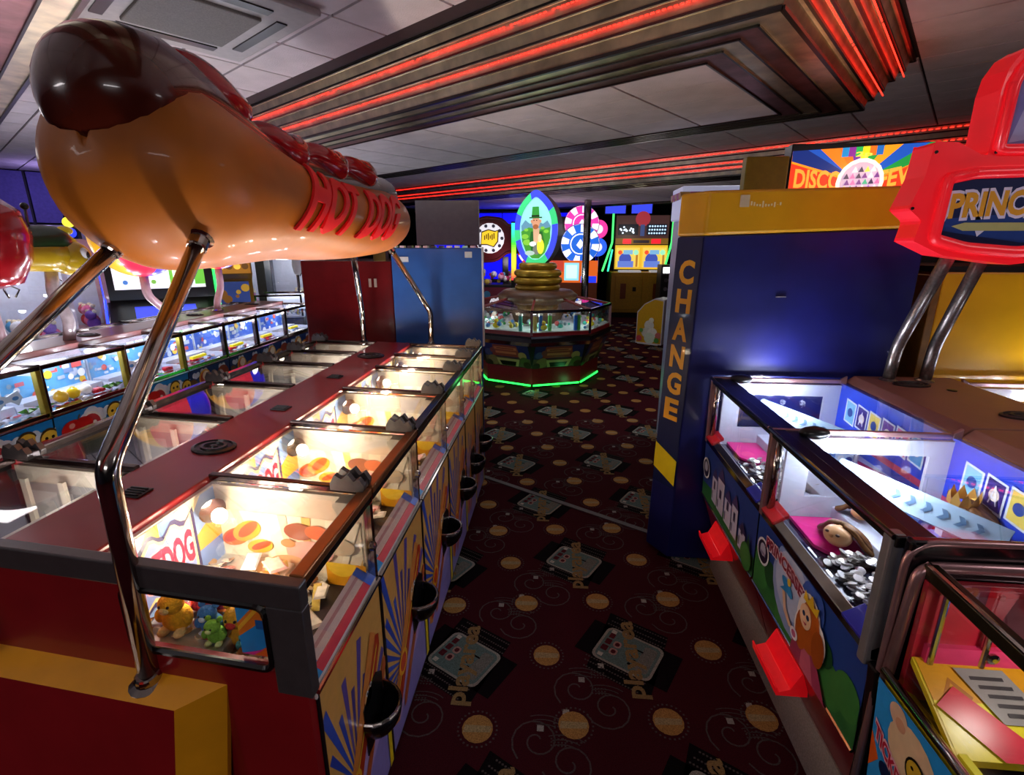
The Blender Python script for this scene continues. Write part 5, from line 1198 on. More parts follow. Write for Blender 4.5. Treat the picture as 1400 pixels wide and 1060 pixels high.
pts = stub([(-3.40, 2.88, 1.66), (-3.34, 3.1, 1.665), (-3.31, 3.26, 1.685), (-3.29, 3.42, 1.66)], .1); gm.tube(pts, [.10] * (len(pts) - 3) + [.095, .085, .03], 14, WG).build('green_back', PAINT, wm, smooth=True)
hd_ = MB(cats).ell((-3.28, 3.36, 1.57), (.105, .13, .115), WY, 18, 12).build('caterpillar_head', PAINT, asg, smooth=True)
MB(cats).ell((-3.20, 3.43, 1.535), (.06, .07, .05), 'e0c02a').build('muzzle', PAINT, hd_, smooth=True)
MB(cats).ell((-3.185, 3.37, 1.60), (.02, .028, .038), 'e8e8e8').build('eye', PAINT, hd_, smooth=True); MB(cats).ell((-3.17, 3.378, 1.592), (.012, .014, .022), 'black').build('pupil', PAINT, hd_, smooth=True)
for (y, z) in ((3.06, 1.725), (2.93, 1.72), (3.34, 1.745)): MB(cats).ell((-3.265, y, z), (.03, .06, .03), 'f0d81c').build('yellow_spot', PAINT, wm, smooth=True)
for (y, y2) in ((3.02, 2.95), (3.16, 3.15)):
    a_ = MB(cats).tube([(-3.32, y, 1.74), (-3.30, y2, 1.87)], .008, 6, 'black').build('antenna', PAINT, asg); MB(cats).ell((-3.30, y2, 1.885), .022, 'black').build('antenna_tip', PAINT, a_, smooth=True)
CLR = mat('pale_acrylic_post', 'b8a8ac', rough=.2, metal=.3, noise=.2)
MB().tube(stub([(-3.42, 2.76, 1.02), (-3.44, 2.76, 1.25), (-3.42, 2.74, 1.45)], .08), .055, 12).build('post', mat('pink_post', 'b89098', rough=.35, noise=.1), asg, smooth=True)
MB().tube(stub([(-3.32, 3.12, 1.02), (-3.30, 3.14, 1.18), (-3.34, 3.10, 1.32), (-3.33, 3.12, 1.50)], .08), .035, 12).build('post', CLR, asg, smooth=True)
def ballsign(lab, y, x, z, r, knee):
    t = thing('ball_sign', lab, 'sign', (x, y, 1.03)); cols = ['f0b81c', 'e81e3a', 'e81e3a', '2a20e0', 'f0b81c', 'e81e3a']
    MB().ell((x, y, z), (r, r, r), nu=36, nv=18, colf=lambda a, b: ['f0b020', 'ee1e40', '2418e8'][int(((math.degrees(a) - 222) % 360) / 60) % 3]).build('ball', mat('ball_plastic', vc=True, rough=.3, coat=.3, emit=.45), t, smooth=True)
    MB().tube(stub([(x, y - knee, 1.02), (x, y - knee * .9, 1.12), (x, y, 1.26), (x, y, z - r + .02)], .06), .032, 12).build('post', mat('pink_post'), t, smooth=True)
    MB().lathe([(.05, 0), (.05, .01), (.035, .02)], (x, y - knee, 1.03), 12).build('foot_flange', CHROME, t)
ballsign('striped beach ball sign, nearer one, above the apple row', 3.87, -3.33, 1.72, .31, -.18)
ballsign('striped beach ball sign, farther one, above the navy pushers', 4.80, -3.33, 1.71, .28, .1)

# ================================================================ MACHINES BEHIND THE APPLE ROW
def cabinet(name, lab, cat, c, w_, d, h, rz, body, scr, marq, extra=None, sz=.45, emit=1.0, group=None):
    """upright arcade machine: body, sloped control panel, screen, marquee, coin door; faces -y before turning by rz"""
    c = Vector(c); rm = Matrix.Rotation(rz, 3, 'Z'); f = lambda p: c + rm @ Vector(p)
    t = thing(name, lab, cat, c, group); B = mat('cabinet_' + body, body, rough=.35, coat=.2, noise=.12)
    MB(f).prism(lambda u, v, q: Vector((q, u, v)), [(-d / 2, .05), (d / 2, .05), (d / 2, h), (-d * .35, h), (-d * .42, h * .86), (-d * .12, h * .80), (-d * .02, h * .48), (-d / 2, h * .42)], -w_ / 2, w_ / 2).build('body', B, t, bevel=.008)
    MB(f).box(-w_ / 2 + .02, w_ / 2 - .02, -d / 2 + .03, d / 2 - .02, 0, .05).build('plinth', BLACK, t)
    dv = Vector((0, -d * .10, h * .32)); s = Art((-w_ * .42, -d * .02 - .012, h * .49), (1, 0, 0), dv, w_ * .84, h * .30, step=.002, xf=f); s.rect(0, 1, 0, 1, scr[0]); s.clip = (0, 1, 0, 1)
    for i in range(9): s.circ(R.random(), R.random(), .04 + .1 * R.random(), R.choice(scr[1:]))
    if extra: extra(s)
    s.build('screen', mat('screen_glow_%.1f' % emit, vc=True, rough=.2, emit=emit), t)
    m_ = Art((-w_ * .47, -d * .42 - .006, h * .865), (1, 0, 0), (0, d * .07, h * .125), w_ * .94, h * .12, step=.002, xf=f); m_.rect(0, 1, 0, 1, marq[0]); m_.clip = (0, 1, 0, 1)
    for i in range(6): m_.circ(.1 + .16 * i, .5, .07, marq[1 + i % (len(marq) - 1)])
    m_.build('marquee', LIT, t)
    p = MB(f).hexa([(-w_ * .48, -d * .56, h * .40), (w_ * .48, -d * .56, h * .40), (w_ * .48, -d * .05, h * .46), (-w_ * .48, -d * .05, h * .46), (-w_ * .48, -d * .56, h * .42), (w_ * .48, -d * .56, h * .42), (w_ * .48, -d * .05, h * .48), (-w_ * .48, -d * .05, h * .48)]).build('control_panel', BLACK, t, bevel=.004)
    for i in range(4): MB(f).lathe([(.02, 0), (.02, .015), (.014, .02)], (-w_ * .3 + i * w_ * .2, -d * .35, h * .446), 10, col=R.choice(['e8e8e8', 'd02020', '20a040', '2060d0'])).build('button', PAINT, p)
    k = MB(f).box(-w_ * .2, w_ * .2, -d / 2 - .012, -d / 2 + .01, .14, .36).build('coin_door', GUN, t, bevel=.004); MB(f).box(-.03, .03, -d / 2 - .016, -d / 2 - .01, .26, .30, 'd03020').build('coin_slot', PAINT, k)
    return t


def claw(lab, c, w_, h, rz, frame, n=9, group=None):
    c = Vector(c); rm = Matrix.Rotation(rz, 3, 'Z'); f = lambda p: c + rm @ Vector(p); t = thing('claw_machine', lab, 'claw machine', c, group)
    Fm = mat('claw_frame_' + frame, frame, rough=.35, coat=.2, noise=.1); d = w_ * .9
    MB(f).box(-w_ / 2, w_ / 2, -d / 2, d / 2, .04, .72).build('body', Fm, t, bevel=.01); MB(f).box(-w_ / 2 + .03, w_ / 2 - .03, -d / 2 + .03, d / 2 - .03, 0, .04).build('plinth', BLACK, t)
    MB(f).box(-w_ / 2, w_ / 2, -d / 2, d / 2, h - .22, h).build('header', Fm, t, bevel=.01)
    for x in (-1, 1):
        for y in (-1, 1): MB(f).box(x * (w_ / 2 - .02) - .02, x * (w_ / 2 - .02) + .02, y * (d / 2 - .02) - .02, y * (d / 2 - .02) + .02, .72, h - .22).build('corner_post', Fm, t)
    MB(f).box(-w_ / 2 + .03, w_ / 2 - .03, -d / 2 + .004, -d / 2 + .01, .72, h - .22).build('front_glass', GLASS, t)
    MB(f).box(-w_ / 2 + .03, w_ / 2 - .03, d / 2 - .03, d / 2 - .02, .72, h - .22).build('back_wall', PW, t)
    MB(f).box(-w_ * .35, w_ * .35, -.03, .03, h - .28, h - .23).build('light_tube', mat('white_tube', 'ffffff', emit=6), t)
    g = MB(f).tube([(0, 0, h - .24), (0, 0, h - .42)], .012, 6).build('claw', CHROME, t)
    for q in range(3): a = q * 2.1; MB(f).tube([(0, 0, h - .42), (.07 * math.cos(a), .07 * math.sin(a), h - .47), (.03 * math.cos(a), .03 * math.sin(a), h - .54)], .008, 5).build('claw_prong', CHROME, g)
    MB(f).box(-w_ * .3, -w_ * .02, -d / 2 - .01, -d / 2 + .01, .2, .42).build('prize_flap', BLACK, t)
    for i in range(n):
        p = f(((i % 3 - 1) * w_ * .27 + R.uniform(-.02, .02), (i // 3 - 1) * d * .25, .72)); cn = (('orange', 'white', 'violet'), ('yellow', 'blue', 'pink'), ('teal', 'lilac', 'red'))[i // 3][i % 3]
        col = dict(orange='e07a30', white='e8e8ee', violet='8a5ac8', yellow='e8c030', blue='50a0d8', pink='e87aa8', teal='40a898', lilac='c0a8e0', red='d04040')[cn]
        bt_ = thing('plush_toy', cn + ' plush toy heaped in the ' + lab, 'plush toy', p, 'plush toys in the ' + lab)
        s_ = R.uniform(.10, .14); MB().ell(p + Vector((0, 0, s_ * .6)), (s_ * .6, s_ * .6, s_ * .6), col, 10, 7).build('body', PLUSH, bt_, smooth=True); MB().ell(p + Vector((0, -s_ * .2, s_ * 1.5)), s_ * .5, col, 10, 7).build('head', PLUSH, bt_, smooth=True)
        for q in (-1, 1): MB().ell(p + Vector((q * s_ * .4, -s_ * .1, s_ * 1.9)), s_ * .2, 'cream', 8, 5).build('ear', PLUSH, bt_, smooth=True)
    lamp('claw_light', f((0, -.05, h - .34)), 3.0, (.95, .95, 1), .05)
claw('white claw machine behind the giant apple', (-5.12, 4.35, 0), .8, 1.72, .9, 'c8c4d4')
claw('pink framed claw machine behind the caterpillar', (-5.62, 5.3, 0), .8, 1.72, .85, 'c89aa4')
def icons(s):
    s.clip = None; s.d += .004; s.rect(.0, 1, 0, 1, 'eceef2')
    for u, v, c in ((.12, .2, '4a7ac0'), (.42, .2, '7ab84a'), (.72, .2, '8ac848')): s.circ(u, v, .028, c)
    for u in (.08, .38): 
        s.rect(u, u + .12, .5, .85, '8ab0a8'); s.rect(u + .015, u + .105, .54, .81, 'e4ecee')
    s.rect(.24, .33, .66, .7, '4a4a50'); s.rect(.6, .64, 0, 1, '7ac848'); s.rect(.66, .95, .3, .8, 'd4ecc0'); s.rect(.88, 1, .1, .6, '6ac040')
bg = thing('video_game', 'black console with large white instruction screen and blue glow', 'video game', (-4.65, 5.65, 0))
gx = lambda p: Vector((-4.65, 5.65, 0)) + Matrix.Rotation(.72, 3, 'Z') @ Vector(p)
MB(gx).box(-.55, .55, .1, .5, .05, 1.62).build('rear_case', BLACK, bg, bevel=.02); MB(gx).box(-.5, .5, -.3, .5, 0, .05).build('plinth', BLACK, bg)
MB(gx).hexa([(-.55, -.35, .7), (.55, -.35, .7), (.55, .12, .7), (-.55, .12, .7), (-.55, -.35, .82), (.55, -.35, .82), (.55, .12, 1.05), (-.55, .12, 1.05)]).build('console', BLACK, bg, bevel=.015)
MB(gx).box(-.5, .5, -.3, .1, .05, .7).build('pedestal', CABM, bg, bevel=.01)
sc2 = MB(gx).box(-.48, .48, .085, .1, 1.13, 1.58).build('screen_bezel', BLACK, bg)
ic = Art((-.45, .083, 1.16), (1, 0, 0), (0, 0, 1), .9, .4, step=.002, xf=gx); icons(ic); ic.build('screen', mat('screen_white', vc=True, emit=1.0, rough=.3), bg)
MB(gx).tube([(-.56, -.3, .83), (-.56, .1, 1.08), (-.56, .1, 1.6)], .012, 6, '2a40ff').build('blue_neon', GLOW2, bg); MB(gx).tube([(.56, -.3, .83), (.56, .1, 1.08), (.56, .1, 1.66)], .014, 6, '30ff60').build('green_neon', GLOW2, bg)
MB(gx).hexa([(-.3, -.34, .825), (.3, -.34, .825), (.3, .02, .99), (-.3, .02, .99), (-.3, -.34, .83), (.3, -.34, .83), (.3, .02, 1.0), (-.3, .02, 1.0)], '2038e0').build('blue_touch_pad', mat('blue_pad', vc=True, emit=.8, rough=.15), bg)
lt_ = thing('light_box', 'blank glowing white light box above the green neon', 'light box', (-4.8, 7.05, 1.42)); MB().box(-5.1, -4.6, 7.05, 7.1, 1.45, 1.62, 'f4f4f8').build('diffuser', mat('light_box_face', vc=True, emit=2.2), lt_); MB().box(-5.12, -4.58, 7.1, 7.2, 0, 1.66).build('stand_box', CABM, lt_)
cabinet('arcade_machine', 'gold-framed arcade machine with brown and blue panels behind the second ball', 'arcade machine', (-4.5, 6.62, 0), .62, .7, 1.5, .62, '9a6a1c', ('3a4a8a', '8a5a2a', 'c89a3a', '5a6ab0'), ('8a5a1c', 'd8b040', '5a3a1c'), emit=.5)
tag(MB().box(-4.48, -4.34, 7.3, 7.46, 0, 2.7, '5a6462').build('trim_5', mat('grey_green_pillar', '667270', rough=.5, noise=.1)), kind='structure')
claw('glass prize case with green light behind the bowling pin', (-4.15, 7.9, 0), .85, 1.72, .4, '788090', 6)
claw('prize case beside the grey-green pillar', (-5.1, 7.7, 0), .85, 1.72, .5, 'a8a8b8', 6)
bp = thing('bowling_pin', 'white bowling pin with dark neck bands on the far pusher island', 'bowling pin', (-3.6, 6.85, 1.02))
bprof = [(.03, 0), (.045, .03), (.062, .13), (.058, .2), (.036, .29), (.024, .34), (.026, .37), (.032, .41), (.03, .45), (.012, .475)]
MB().lathe(bprof, (-3.6, 6.85, 1.26), 18).build('body', mat('pin_white', 'dcd8e0', rough=.25, coat=.4, noise=.05), bp, smooth=True)
for z in (.325, .355): MB().lathe([(.028, 0), (.029, .007), (.028, .014)], (-3.6, 6.85, 1.255 + z), 16, col='3a2030').build('neck_band', PAINT, bp)
MB().tube([(-3.6, 6.85, 1.01), (-3.6, 6.85, 1.27)], .02, 8).build('post', CHROME, bp)
# far pusher island (unit boxes with lit glass tops)
def far_pusher(lab, c, w_, d, rz, art, group=None):
    c = Vector(c); rm = Matrix.Rotation(rz, 3, 'Z'); f = lambda p: c + rm @ Vector(p); t = thing('coin_pusher', lab, 'coin pusher', c, group)
    MB(f).box(-w_ / 2, w_ / 2, -d / 2, d / 2, .03, .70).build('cabinet', CABM, t, bevel=.006); MB(f).box(-w_ / 2, w_ / 2, -d / 2, d / 2, .70, .72).build('play_bed', PW, t)
    a = Art((-w_ / 2 + .01, -d / 2 - .002, .1), (1, 0, 0), (0, 0, 1), w_ - .02, .58, step=.002, xf=f); a.clip = (0, 1, 0, 1); a.rect(0, 1, 0, 1, art[0])
    for i in range(8): a.circ(R.random(), R.random(), .06 + .08 * R.random(), R.choice(art[1:]))
    a.build('front_art', PRINT, t)
    for x in (-1, 1):
        for y in (-1, 1): MB(f).box(x * (w_ / 2 - .012) - .012, x * (w_ / 2 - .012) + .012, y * (d / 2 - .012) - .012, y * (d / 2 - .012) + .012, .72, 1.0).build('corner_post', BRONZE, t)
    MB(f).box(-w_ / 2, w_ / 2, -d / 2, -d / 2 + .03, .985, 1.01).box(-w_ / 2, w_ / 2, d / 2 - .03, d / 2, .985, 1.01).build('top_rail', BRONZE, t)
    MB(f).box(-w_ / 2 + .02, w_ / 2 - .02, d / 2 - .03, d / 2 - .02, .72, .985).build('back_wall', PW, t)
    MB(f).box(-w_ / 2 + .02, w_ / 2 - .02, -d / 2 + .006, -d / 2 + .012, .72, .985).build('front_glass', GLASS, t); MB(f).box(-w_ / 2, w_ / 2, -d / 2, d / 2, .992, .998).build('top_glass', GLASS2, t)
    MB(f).box(-w_ * .4, w_ * .4, d / 2 - .06, d / 2 - .035, .95, .975).build('light_tube', mat('white_tube'), t)
    pm = MB(f)
    for i in range(60): pm.ell((R.uniform(-.45, .45) * w_, R.uniform(-.4, .35) * d, .735 + R.random() * .05), R.uniform(.012, .03), R.choice(['c8ccd8', 'e8ecf4', '90a0c0', 'd04040', '4a80d0', 'e0c040', 'a8b0b8']), 6, 4)
    o = pm.build('prize_mix', PAINT, None, loc=f((0, 0, .72)), kind='stuff'); tag(o, 'small prizes and coins filling the ' + lab, 'prizes')
    lamp('far_pusher_light', f((0, -.02, .94)), 1.6, (.88, .93, 1), .03)
for i in range(3):
    far_pusher(('far island pusher in front of the gold machine', 'far island pusher under the bowling pin', 'far island pusher in front of the prize case')[i], (-3.85 + i * .64, 6.85 + i * .18, 0), .6, .55, .28, ('3a3a50', '8a8aa0', 'c05a5a', '5a6ab0'))
dk = thing('coin_pusher', 'dark pusher with purple door and blue floor light past the navy row', 'coin pusher', (-2.65, 5.95, 0))
MB().box(-3.0, -2.3, 5.78, 6.2, .03, .98).build('cabinet', CABM, dk, bevel=.01); MB().box(-2.98, -2.4, 5.768, 5.78, .10, .42).build('purple_door', mat('purple_door', '7a3a80', rough=.4, noise=.1), dk, bevel=.004)
d_ = Art((-2.98, 5.776, .48), (1, 0, 0), (0, 0, 1), .62, .44, step=.002); d_.rect(0, 1, 0, 1, '241a20')
for u, v, r, c in ((.15, .6, .12, 'd8506a'), (.4, .7, .1, '50402c'), (.6, .55, .12, '3a3038'), (.8, .35, .12, 'e0d8d8'), (.3, .3, .1, '8a5a30')): d_.circ(u, v, r, c)
d_.build('front_art', PRINT, dk); MB().tube([(-3.0, 5.77, .07), (-2.3, 5.77, .07)], .014, 6, '4a4aff').build('blue_neon', GLOW2, dk)
MB().box(-3.0, -2.3, 5.8, 6.2, .98, 1.0).build('top_cap', CHROME, dk)
# signal light poles seen past the apple
sg = thing('signal_light', 'small green, yellow and blue signal lights on a pole behind the caterpillar', 'signal light', (-5.9, 5.9, 0))
MB().tube([(-5.9, 5.9, 0), (-5.9, 5.9, 2.05)], .025, 8).build('pole', CHROME, sg)
for z, c in ((2.12, '20e060'), (1.92, 'f0e040'), (1.80, '3040e0')): MB().ell((-5.88, 5.86, z), .06, c, 12, 8).build('lens', mat('signal_lens', vc=True, emit=1.5), sg, smooth=True)
MB().box(-5.97, -5.83, 5.9, 5.95, 1.72, 2.0).build('lamp_plate', BLACK, sg)

# ================================================================ OCTAGONAL PUSHER WITH THE OVAL SIGN
oc = thing('coin_pusher', 'octagonal coin pusher with red base, green floor light and oval picture sign', 'coin pusher', (-.27, 6.63, 0))
OC = Vector((-.27, 6.63, 0)); OA = math.atan2(5.83 - 6.63, -.29 + .27)
def ov(k, r, z): a = OA + k * PI / 4; return OC + Vector((r * math.cos(a), r * math.sin(a), z))
def facet(k, r0, z0, r1, z1, nm, m, th=.02, parent=oc, col='white'):
    q = [ov(k, r0, z0), ov(k + 1, r0, z0), ov(k + 1, r1, z1), ov(k, r1, z1)]; i_ = [ov(k, r0 - th, z0), ov(k + 1, r0 - th, z0), ov(k + 1, r1 - th, z1), ov(k, r1 - th, z1)]
    return MB().add(q + i_, [(0, 1, 2, 3), (7, 6, 5, 4), (0, 4, 5, 1), (1, 5, 6, 2), (2, 6, 7, 3), (3, 7, 4, 0)], col).build(nm, m, parent)
DRED = mat('dark_red_base', '7a1218', rough=.4, noise=.15)
MB().lathe([(.70, .0), (.70, .06)], OC, 8).build('plinth', BLACK, oc)
MB().lathe([(.60, .05), (.80, .66)], OC, 24).build('core', CABM, oc)
for k in range(8):
    facet(k, .81, .05, .81, .24, 'base_panel', DRED)
    fp_ = facet(k, .80, .24, .93, .53, 'art_panel', CABM)
    p0, p1, p2 = ov(k, .802, .245), ov(k + 1, .802, .245), ov(k, .932, .528); U = p1 - p0; mid = (p0 + p1) / 2; Vv = (ov(k, .932, .528) + ov(k + 1, .932, .528)) / 2 - mid
    a = Art(mid - U * .5, U, Vv, U.length, Vv.length, step=.001); a.rect(0, 1, 0, 1, '2a3470'); a.clip = (0, 1, 0, 1)
    a.rect(0, 1, 0, .42, '6a6048'); a.poly([(.22, .97), (.75, .97), (.80, .45), (.17, .45)], '9a4a3a'); a.rect(.26, .72, .58, .68, 'd08058'); a.rect(.24, .74, .76, .88, 'd08058'); a.rect(.3, .68, .8, .84, '7a2a24')
    for u, v, r, c in ((.1, .6, .08, '4a5a8a'), (.2, .7, .06, '8a4a4a'), (.85, .55, .09, 'b09a60'), (.88, .3, .1, '5a6a3a'), (.18, .25, .12, '8a7a50'), (.92, .14, .08, '3a3020'), (.07, .1, .08, '3a3428')): a.circ(u, v, r, c)
    a.poly([(.3, .05), (.72, .05), (.78, .38), (.26, .38)], 'c0b078'); a.poly([(.36, .06), (.66, .06), (.7, .27), (.32, .27)], '0c0b0d'); a.build('front_print', PRINT, fp_)
    facet(k, .94, .53, .96, .575, 'trim_band', CHROME); facet(k, .955, .575, .955, .625, 'trim_band', CABM); facet(k, .965, .625, .965, .65, 'trim_band', CHROME)
    facet(k, .945, .65, .945, .69, 'red_sill', DRED)
    facet(k, .935, .69, .935, .915, 'front_glass', GLASS, .006)
    MB().bar(ov(k, .94, .66), ov(k, .94, .93), .028, .028).build('corner_post', CHROME if k % 2 else mat('rose_chrome'), oc)
    MB().bar(ov(k, .94, .93), ov(k + 1, .94, .93), .03, .03).build('top_rail', BRONZE, oc)
    facet(k, .93, .935, .42, 1.03, 'top_glass', GLASS2, .006); MB().bar(ov(k, .93, .94), ov(k, .42, 1.035), .022, .016).build('roof_bar', DRED, oc)
    if True:
        MB().tube([ov(k, .815, .035).lerp(ov(k + 1, .815, .035), .03), ov(k, .815, .035).lerp(ov(k + 1, .815, .035), .97)], .012, 6, '28ff50').build('green_light_strip', mat('green_led_strip', vc=True, emit=3.0), oc)
MB().lathe([(.93, .68), (.93, .695)], OC, 8).build('play_bed', mat('teal_white_bed', 'b8ccc8', rough=.35, noise=.15), oc)
MB().lathe([(.30, .69), (.34, .80), (.30, .93), (.40, 1.02)], OC, 16).build('inner_drum', mat('brown_rock', '5a3a24', rough=.5, noise=.4, nscale=10, bump=.5, bscale=12), oc)
gold = mat('gold_pot_stone', 'b8942a', rough=.35, metal=.5, noise=.35, nscale=12, bump=.3, bscale=14)
MB().lathe([(.50, 1.0), (.52, 1.04), (.44, 1.10), (.34, 1.11)], OC, 20).build('rock_base', mat('brown_rock', '5a3a24', rough=.5, noise=.4, nscale=10, bump=.5, bscale=12), oc, smooth=True)
for z, r in ((1.10, .285), (1.185, .31), (1.275, .30), (1.36, .24)):
    MB().lathe([(r * .9, 0), (r, .02), (r * 1.02, .045), (r, .07), (r * .9, .088)], OC + Vector((0, 0, z - .005)), 20).build('gold_tier', gold, oc, smooth=True)
lamp('octagon_light', OC + Vector((0, -.68, .88)), 2.2, (.8, 1, .95), .04); lamp('octagon_light', OC + Vector((-.6, -.35, .88)), 1.8, (.8, 1, .95), .04); lamp('octagon_light', OC + Vector((.55, -.4, .88)), 1.8, (.8, 1, .95), .04)
lamp('green_floor_glow', OC + Vector((-.05, -.93, .05)), .5, (.15, 1, .3), .05); lamp('green_floor_glow', OC + Vector((.45, -.75, .05)), .4, (.15, 1, .3), .05)
om = MB()
for i in range(170):
    a = R.uniform(0, 2 * PI); r = R.uniform(.48, .86); om.ell(OC + Vector((r * math.cos(a), r * math.sin(a), .71 + R.random() * .05)), R.uniform(.012, .035), R.choice(['c8d8d8', '3a9a8a', 'd0c040', '4a80c0', 'e8ecec', '708890', '50b060', 'c05050']), 6, 4)
tag(om.build('prize_mix', PAINT, None, loc=OC + Vector((0, 0, .7)), kind='stuff'), 'coins and small prizes inside the octagonal pusher', 'prizes')
for i, (k, q) in enumerate(((-.75, .5), (.2, .5), (1.3, .5))):
    c = ov(k, .80, .70); t = thing('rubber_duck', 'yellow rubber duck in the octagonal pusher, ' + ('nearest the blue cabinet', 'in the middle pane', 'in the pane facing the yellow machine')[i], 'toy', c, 'ducks in the octagonal pusher')
    MB().ell(c + Vector((0, 0, .035)), (.045, .035, .035), 'e8d81c').build('body', PAINT, t, smooth=True); h_ = MB().ell(c + Vector((.0, 0, .085)), .028, 'e8d81c').build('head', PAINT, t, smooth=True); MB().ell(c + Vector((0, -.03, .082)), (.012, .016, .007), 'e8801c').build('beak', PAINT, h_, smooth=True)
for k, c1 in ((.15, '2f6fd0'), (.32, '60c050'), (-.2, '48b0a0'), (.85, '60c050'), (.78, '2f6fd0'), (.05, 'c8c060')):
    c = ov(k, .86 if k not in (.15, .32) else .80, .70); t = thing('prize_tube', {'2f6fd0': 'blue', '60c050': 'green', '48b0a0': 'teal', 'c8c060': 'pale gold'}[c1] + ' upright tube in the octagonal pusher ' + ('toward the post facing the aisle' if k < .5 else 'toward the yellow machine'), 'tube', c, 'tubes in the octagonal pusher')
    MB().lathe([(.022, 0), (.022, .17), (.015, .175)], c, 12, col=c1).build('barrel', PAINT, t, smooth=False); MB().lathe([(.025, .0), (.025, .02)], c + Vector((0, 0, .175)), 12, col='e8e8e8').build('cap', PAINT, t)
# oval sign
SC = OC + Vector((0, 0, 1.84)); SR = Matrix.Rotation(math.radians(-26), 3, 'Z')
sx = lambda p: SC + SR @ Vector(p)
ovp = lambda r, h, n=40: [(r * 1.06 * math.cos(t) * (1 - .22 * max(0, math.sin(t)) ** 5), h * math.sin(t) * (1 + .06 * max(0, math.sin(t)) ** 14)) for t in [2 * PI * i / n for i in range(n)]]
os_ = MB(sx).prism(lambda u, v, d: Vector((u, -.06 + d, v)), ovp(.275, .425)[::-1], 0, .16).build('sign_case', mat('grey_sign_case', '5a5a64', rough=.4, noise=.1), oc)
on = ovp(.285, .44); inn = ovp(.215, .36); m = MB(sx); n = len(on)
vs = [(u, -.075, v) for u, v in on] + [(u, -.075, v) for u, v in inn] + [(u, -.055, v) for u, v in on]
m.add(vs, [], 'white')
for i in range(n):
    j = (i + 1) % n; tz = on[i][1]; c = '3a48d8'
    if abs(on[i][0] + .16) < .09 and tz > .25 or abs(on[i][0] - .28) < .02 and tz > -.02 or (tz < -.36 and on[i][0] < .2) or (on[i][0] < -.25 and abs(tz + .05) < .08): c = '3ac87a'
    m.f += [[i, n + i, n + j, j], [2 * n + i, i, j, 2 * n + j]]; m.c += [hx(c)] * 2
m.build('light_rim', mat('rim_light', vc=True, emit=1.1, rough=.3), os_)
pa = Art((0, -.062, 0), (1, 0, 0), (0, 0, 1), step=.002, xf=sx); pa.poly(ovp(.218, .362), '8fd0d0'); pa.clip = None
def inside(pts):   # keep print inside the oval
    out = []
    for u, v in pts:
        k_ = math.sqrt((u / .212) ** 2 + (v / .355) ** 2); out.append((u / k_, v / k_) if k_ > 1 else (u, v))
    return out
def pc(u, v, r, c, ry=None, n=16): pa.poly(inside([(u + r * math.cos(t), v + (ry or r) * math.sin(t)) for t in [2 * PI * i / n for i in range(n)]]), c)
pa.poly(inside([(-.21, .05), (-.15, .12), (-.08, .07), (0, .12), (.1, .07), (.16, .11), (.21, .04), (.21, -.2), (-.21, -.2)]), '5a88a0')
pa.poly(inside([(-.21, -.02), (-.1, .03), (.05, 0), (.2, .03), (.21, -.1), (.15, -.3), (.05, -.355), (-.05, -.355), (-.15, -.3), (-.21, -.15)]), '3f8a2c')
for u, v, r in ((-.15, -.08, .05), (-.12, -.15, .06), (.15, -.02, .035), (.1, .02, .03), (-.13, .0, .03)): pc(u, v, r, '7ab83a', r * .6)
pa.poly(inside([(-.06, -.02), (.1, -.02), (.13, -.15), (.1, -.28), (-.05, -.28), (-.08, -.12)]), '1f5a24'); pa.poly([(-.03, .02), (.06, .02), (.05, -.16), (-.02, -.16)], 'c8a080')
pc(.01, .09, .055, 'c89070', .075); pc(-.045, .10, .02, 'c08868'); pc(.07, .10, .02, 'c08868'); pc(.01, .035, .04, '9a5a34', .03)
pa.poly([(-.08, .135), (.10, .135), (.10, .15), (-.08, .15)], '1c4a1c'); pa.poly([(-.045, .145), (.065, .145), (.055, .27), (-.035, .27)], '2f8a34'); pa.rect(-.045, .065, .15, .172, '1c2a10')
pc(-.01, .11, .008, '1c1410'); pc(.03, .11, .008, '1c1410'); pc(-.02, -.17, .05, 'd8dcd8', .03); pc(.03, -.24, .05, '6a7068', .06); pc(.09, -.2, .05, 'e0d838', .09); pc(.08, -.1, .025, 'e8c8a0', .05); pc(-.06, -.28, .07, 'a8c0b8', .03)
pa.build('sign_picture', LIT, os_, label='picture of a bearded man in a green hat')
MB(sx).tube([(0, .02, -.36), (0, .02, -.44)], .06, 12).build('sign_neck', gold, os_)

# ================================================================ FAR MACHINES
ib = thing('blue_glow_board', 'large glowing blue board added for the blue-lit wall behind the oval sign', 'glowing board', (-1.1, 12.0, 0))
bluep = mat('blue_wall_glow', '1414e0', rough=.4, emit=.9, ecol='1010ff')  # glow put into the boards for the blue light on the far wall
for k in range(4): MB().box(-2.9 + k * .8, -2.12 + k * .8, 12.0, 12.04, .9, 2.36).build('diffuser', bluep, ib, bevel=.006)
MB().box(-2.95, .35, 12.04, 12.1, 0, 2.40).build('backing', CABM, ib); MB().box(-2.95, .35, 11.98, 12.04, .84, .9).build('lower_lip', CHROME, ib)
lamp('added_blue_wash', (-.9, 11.2, 2.2), 10, (.15, .15, 1), .2)  # added blue lamp hanging free in front of the glowing boards
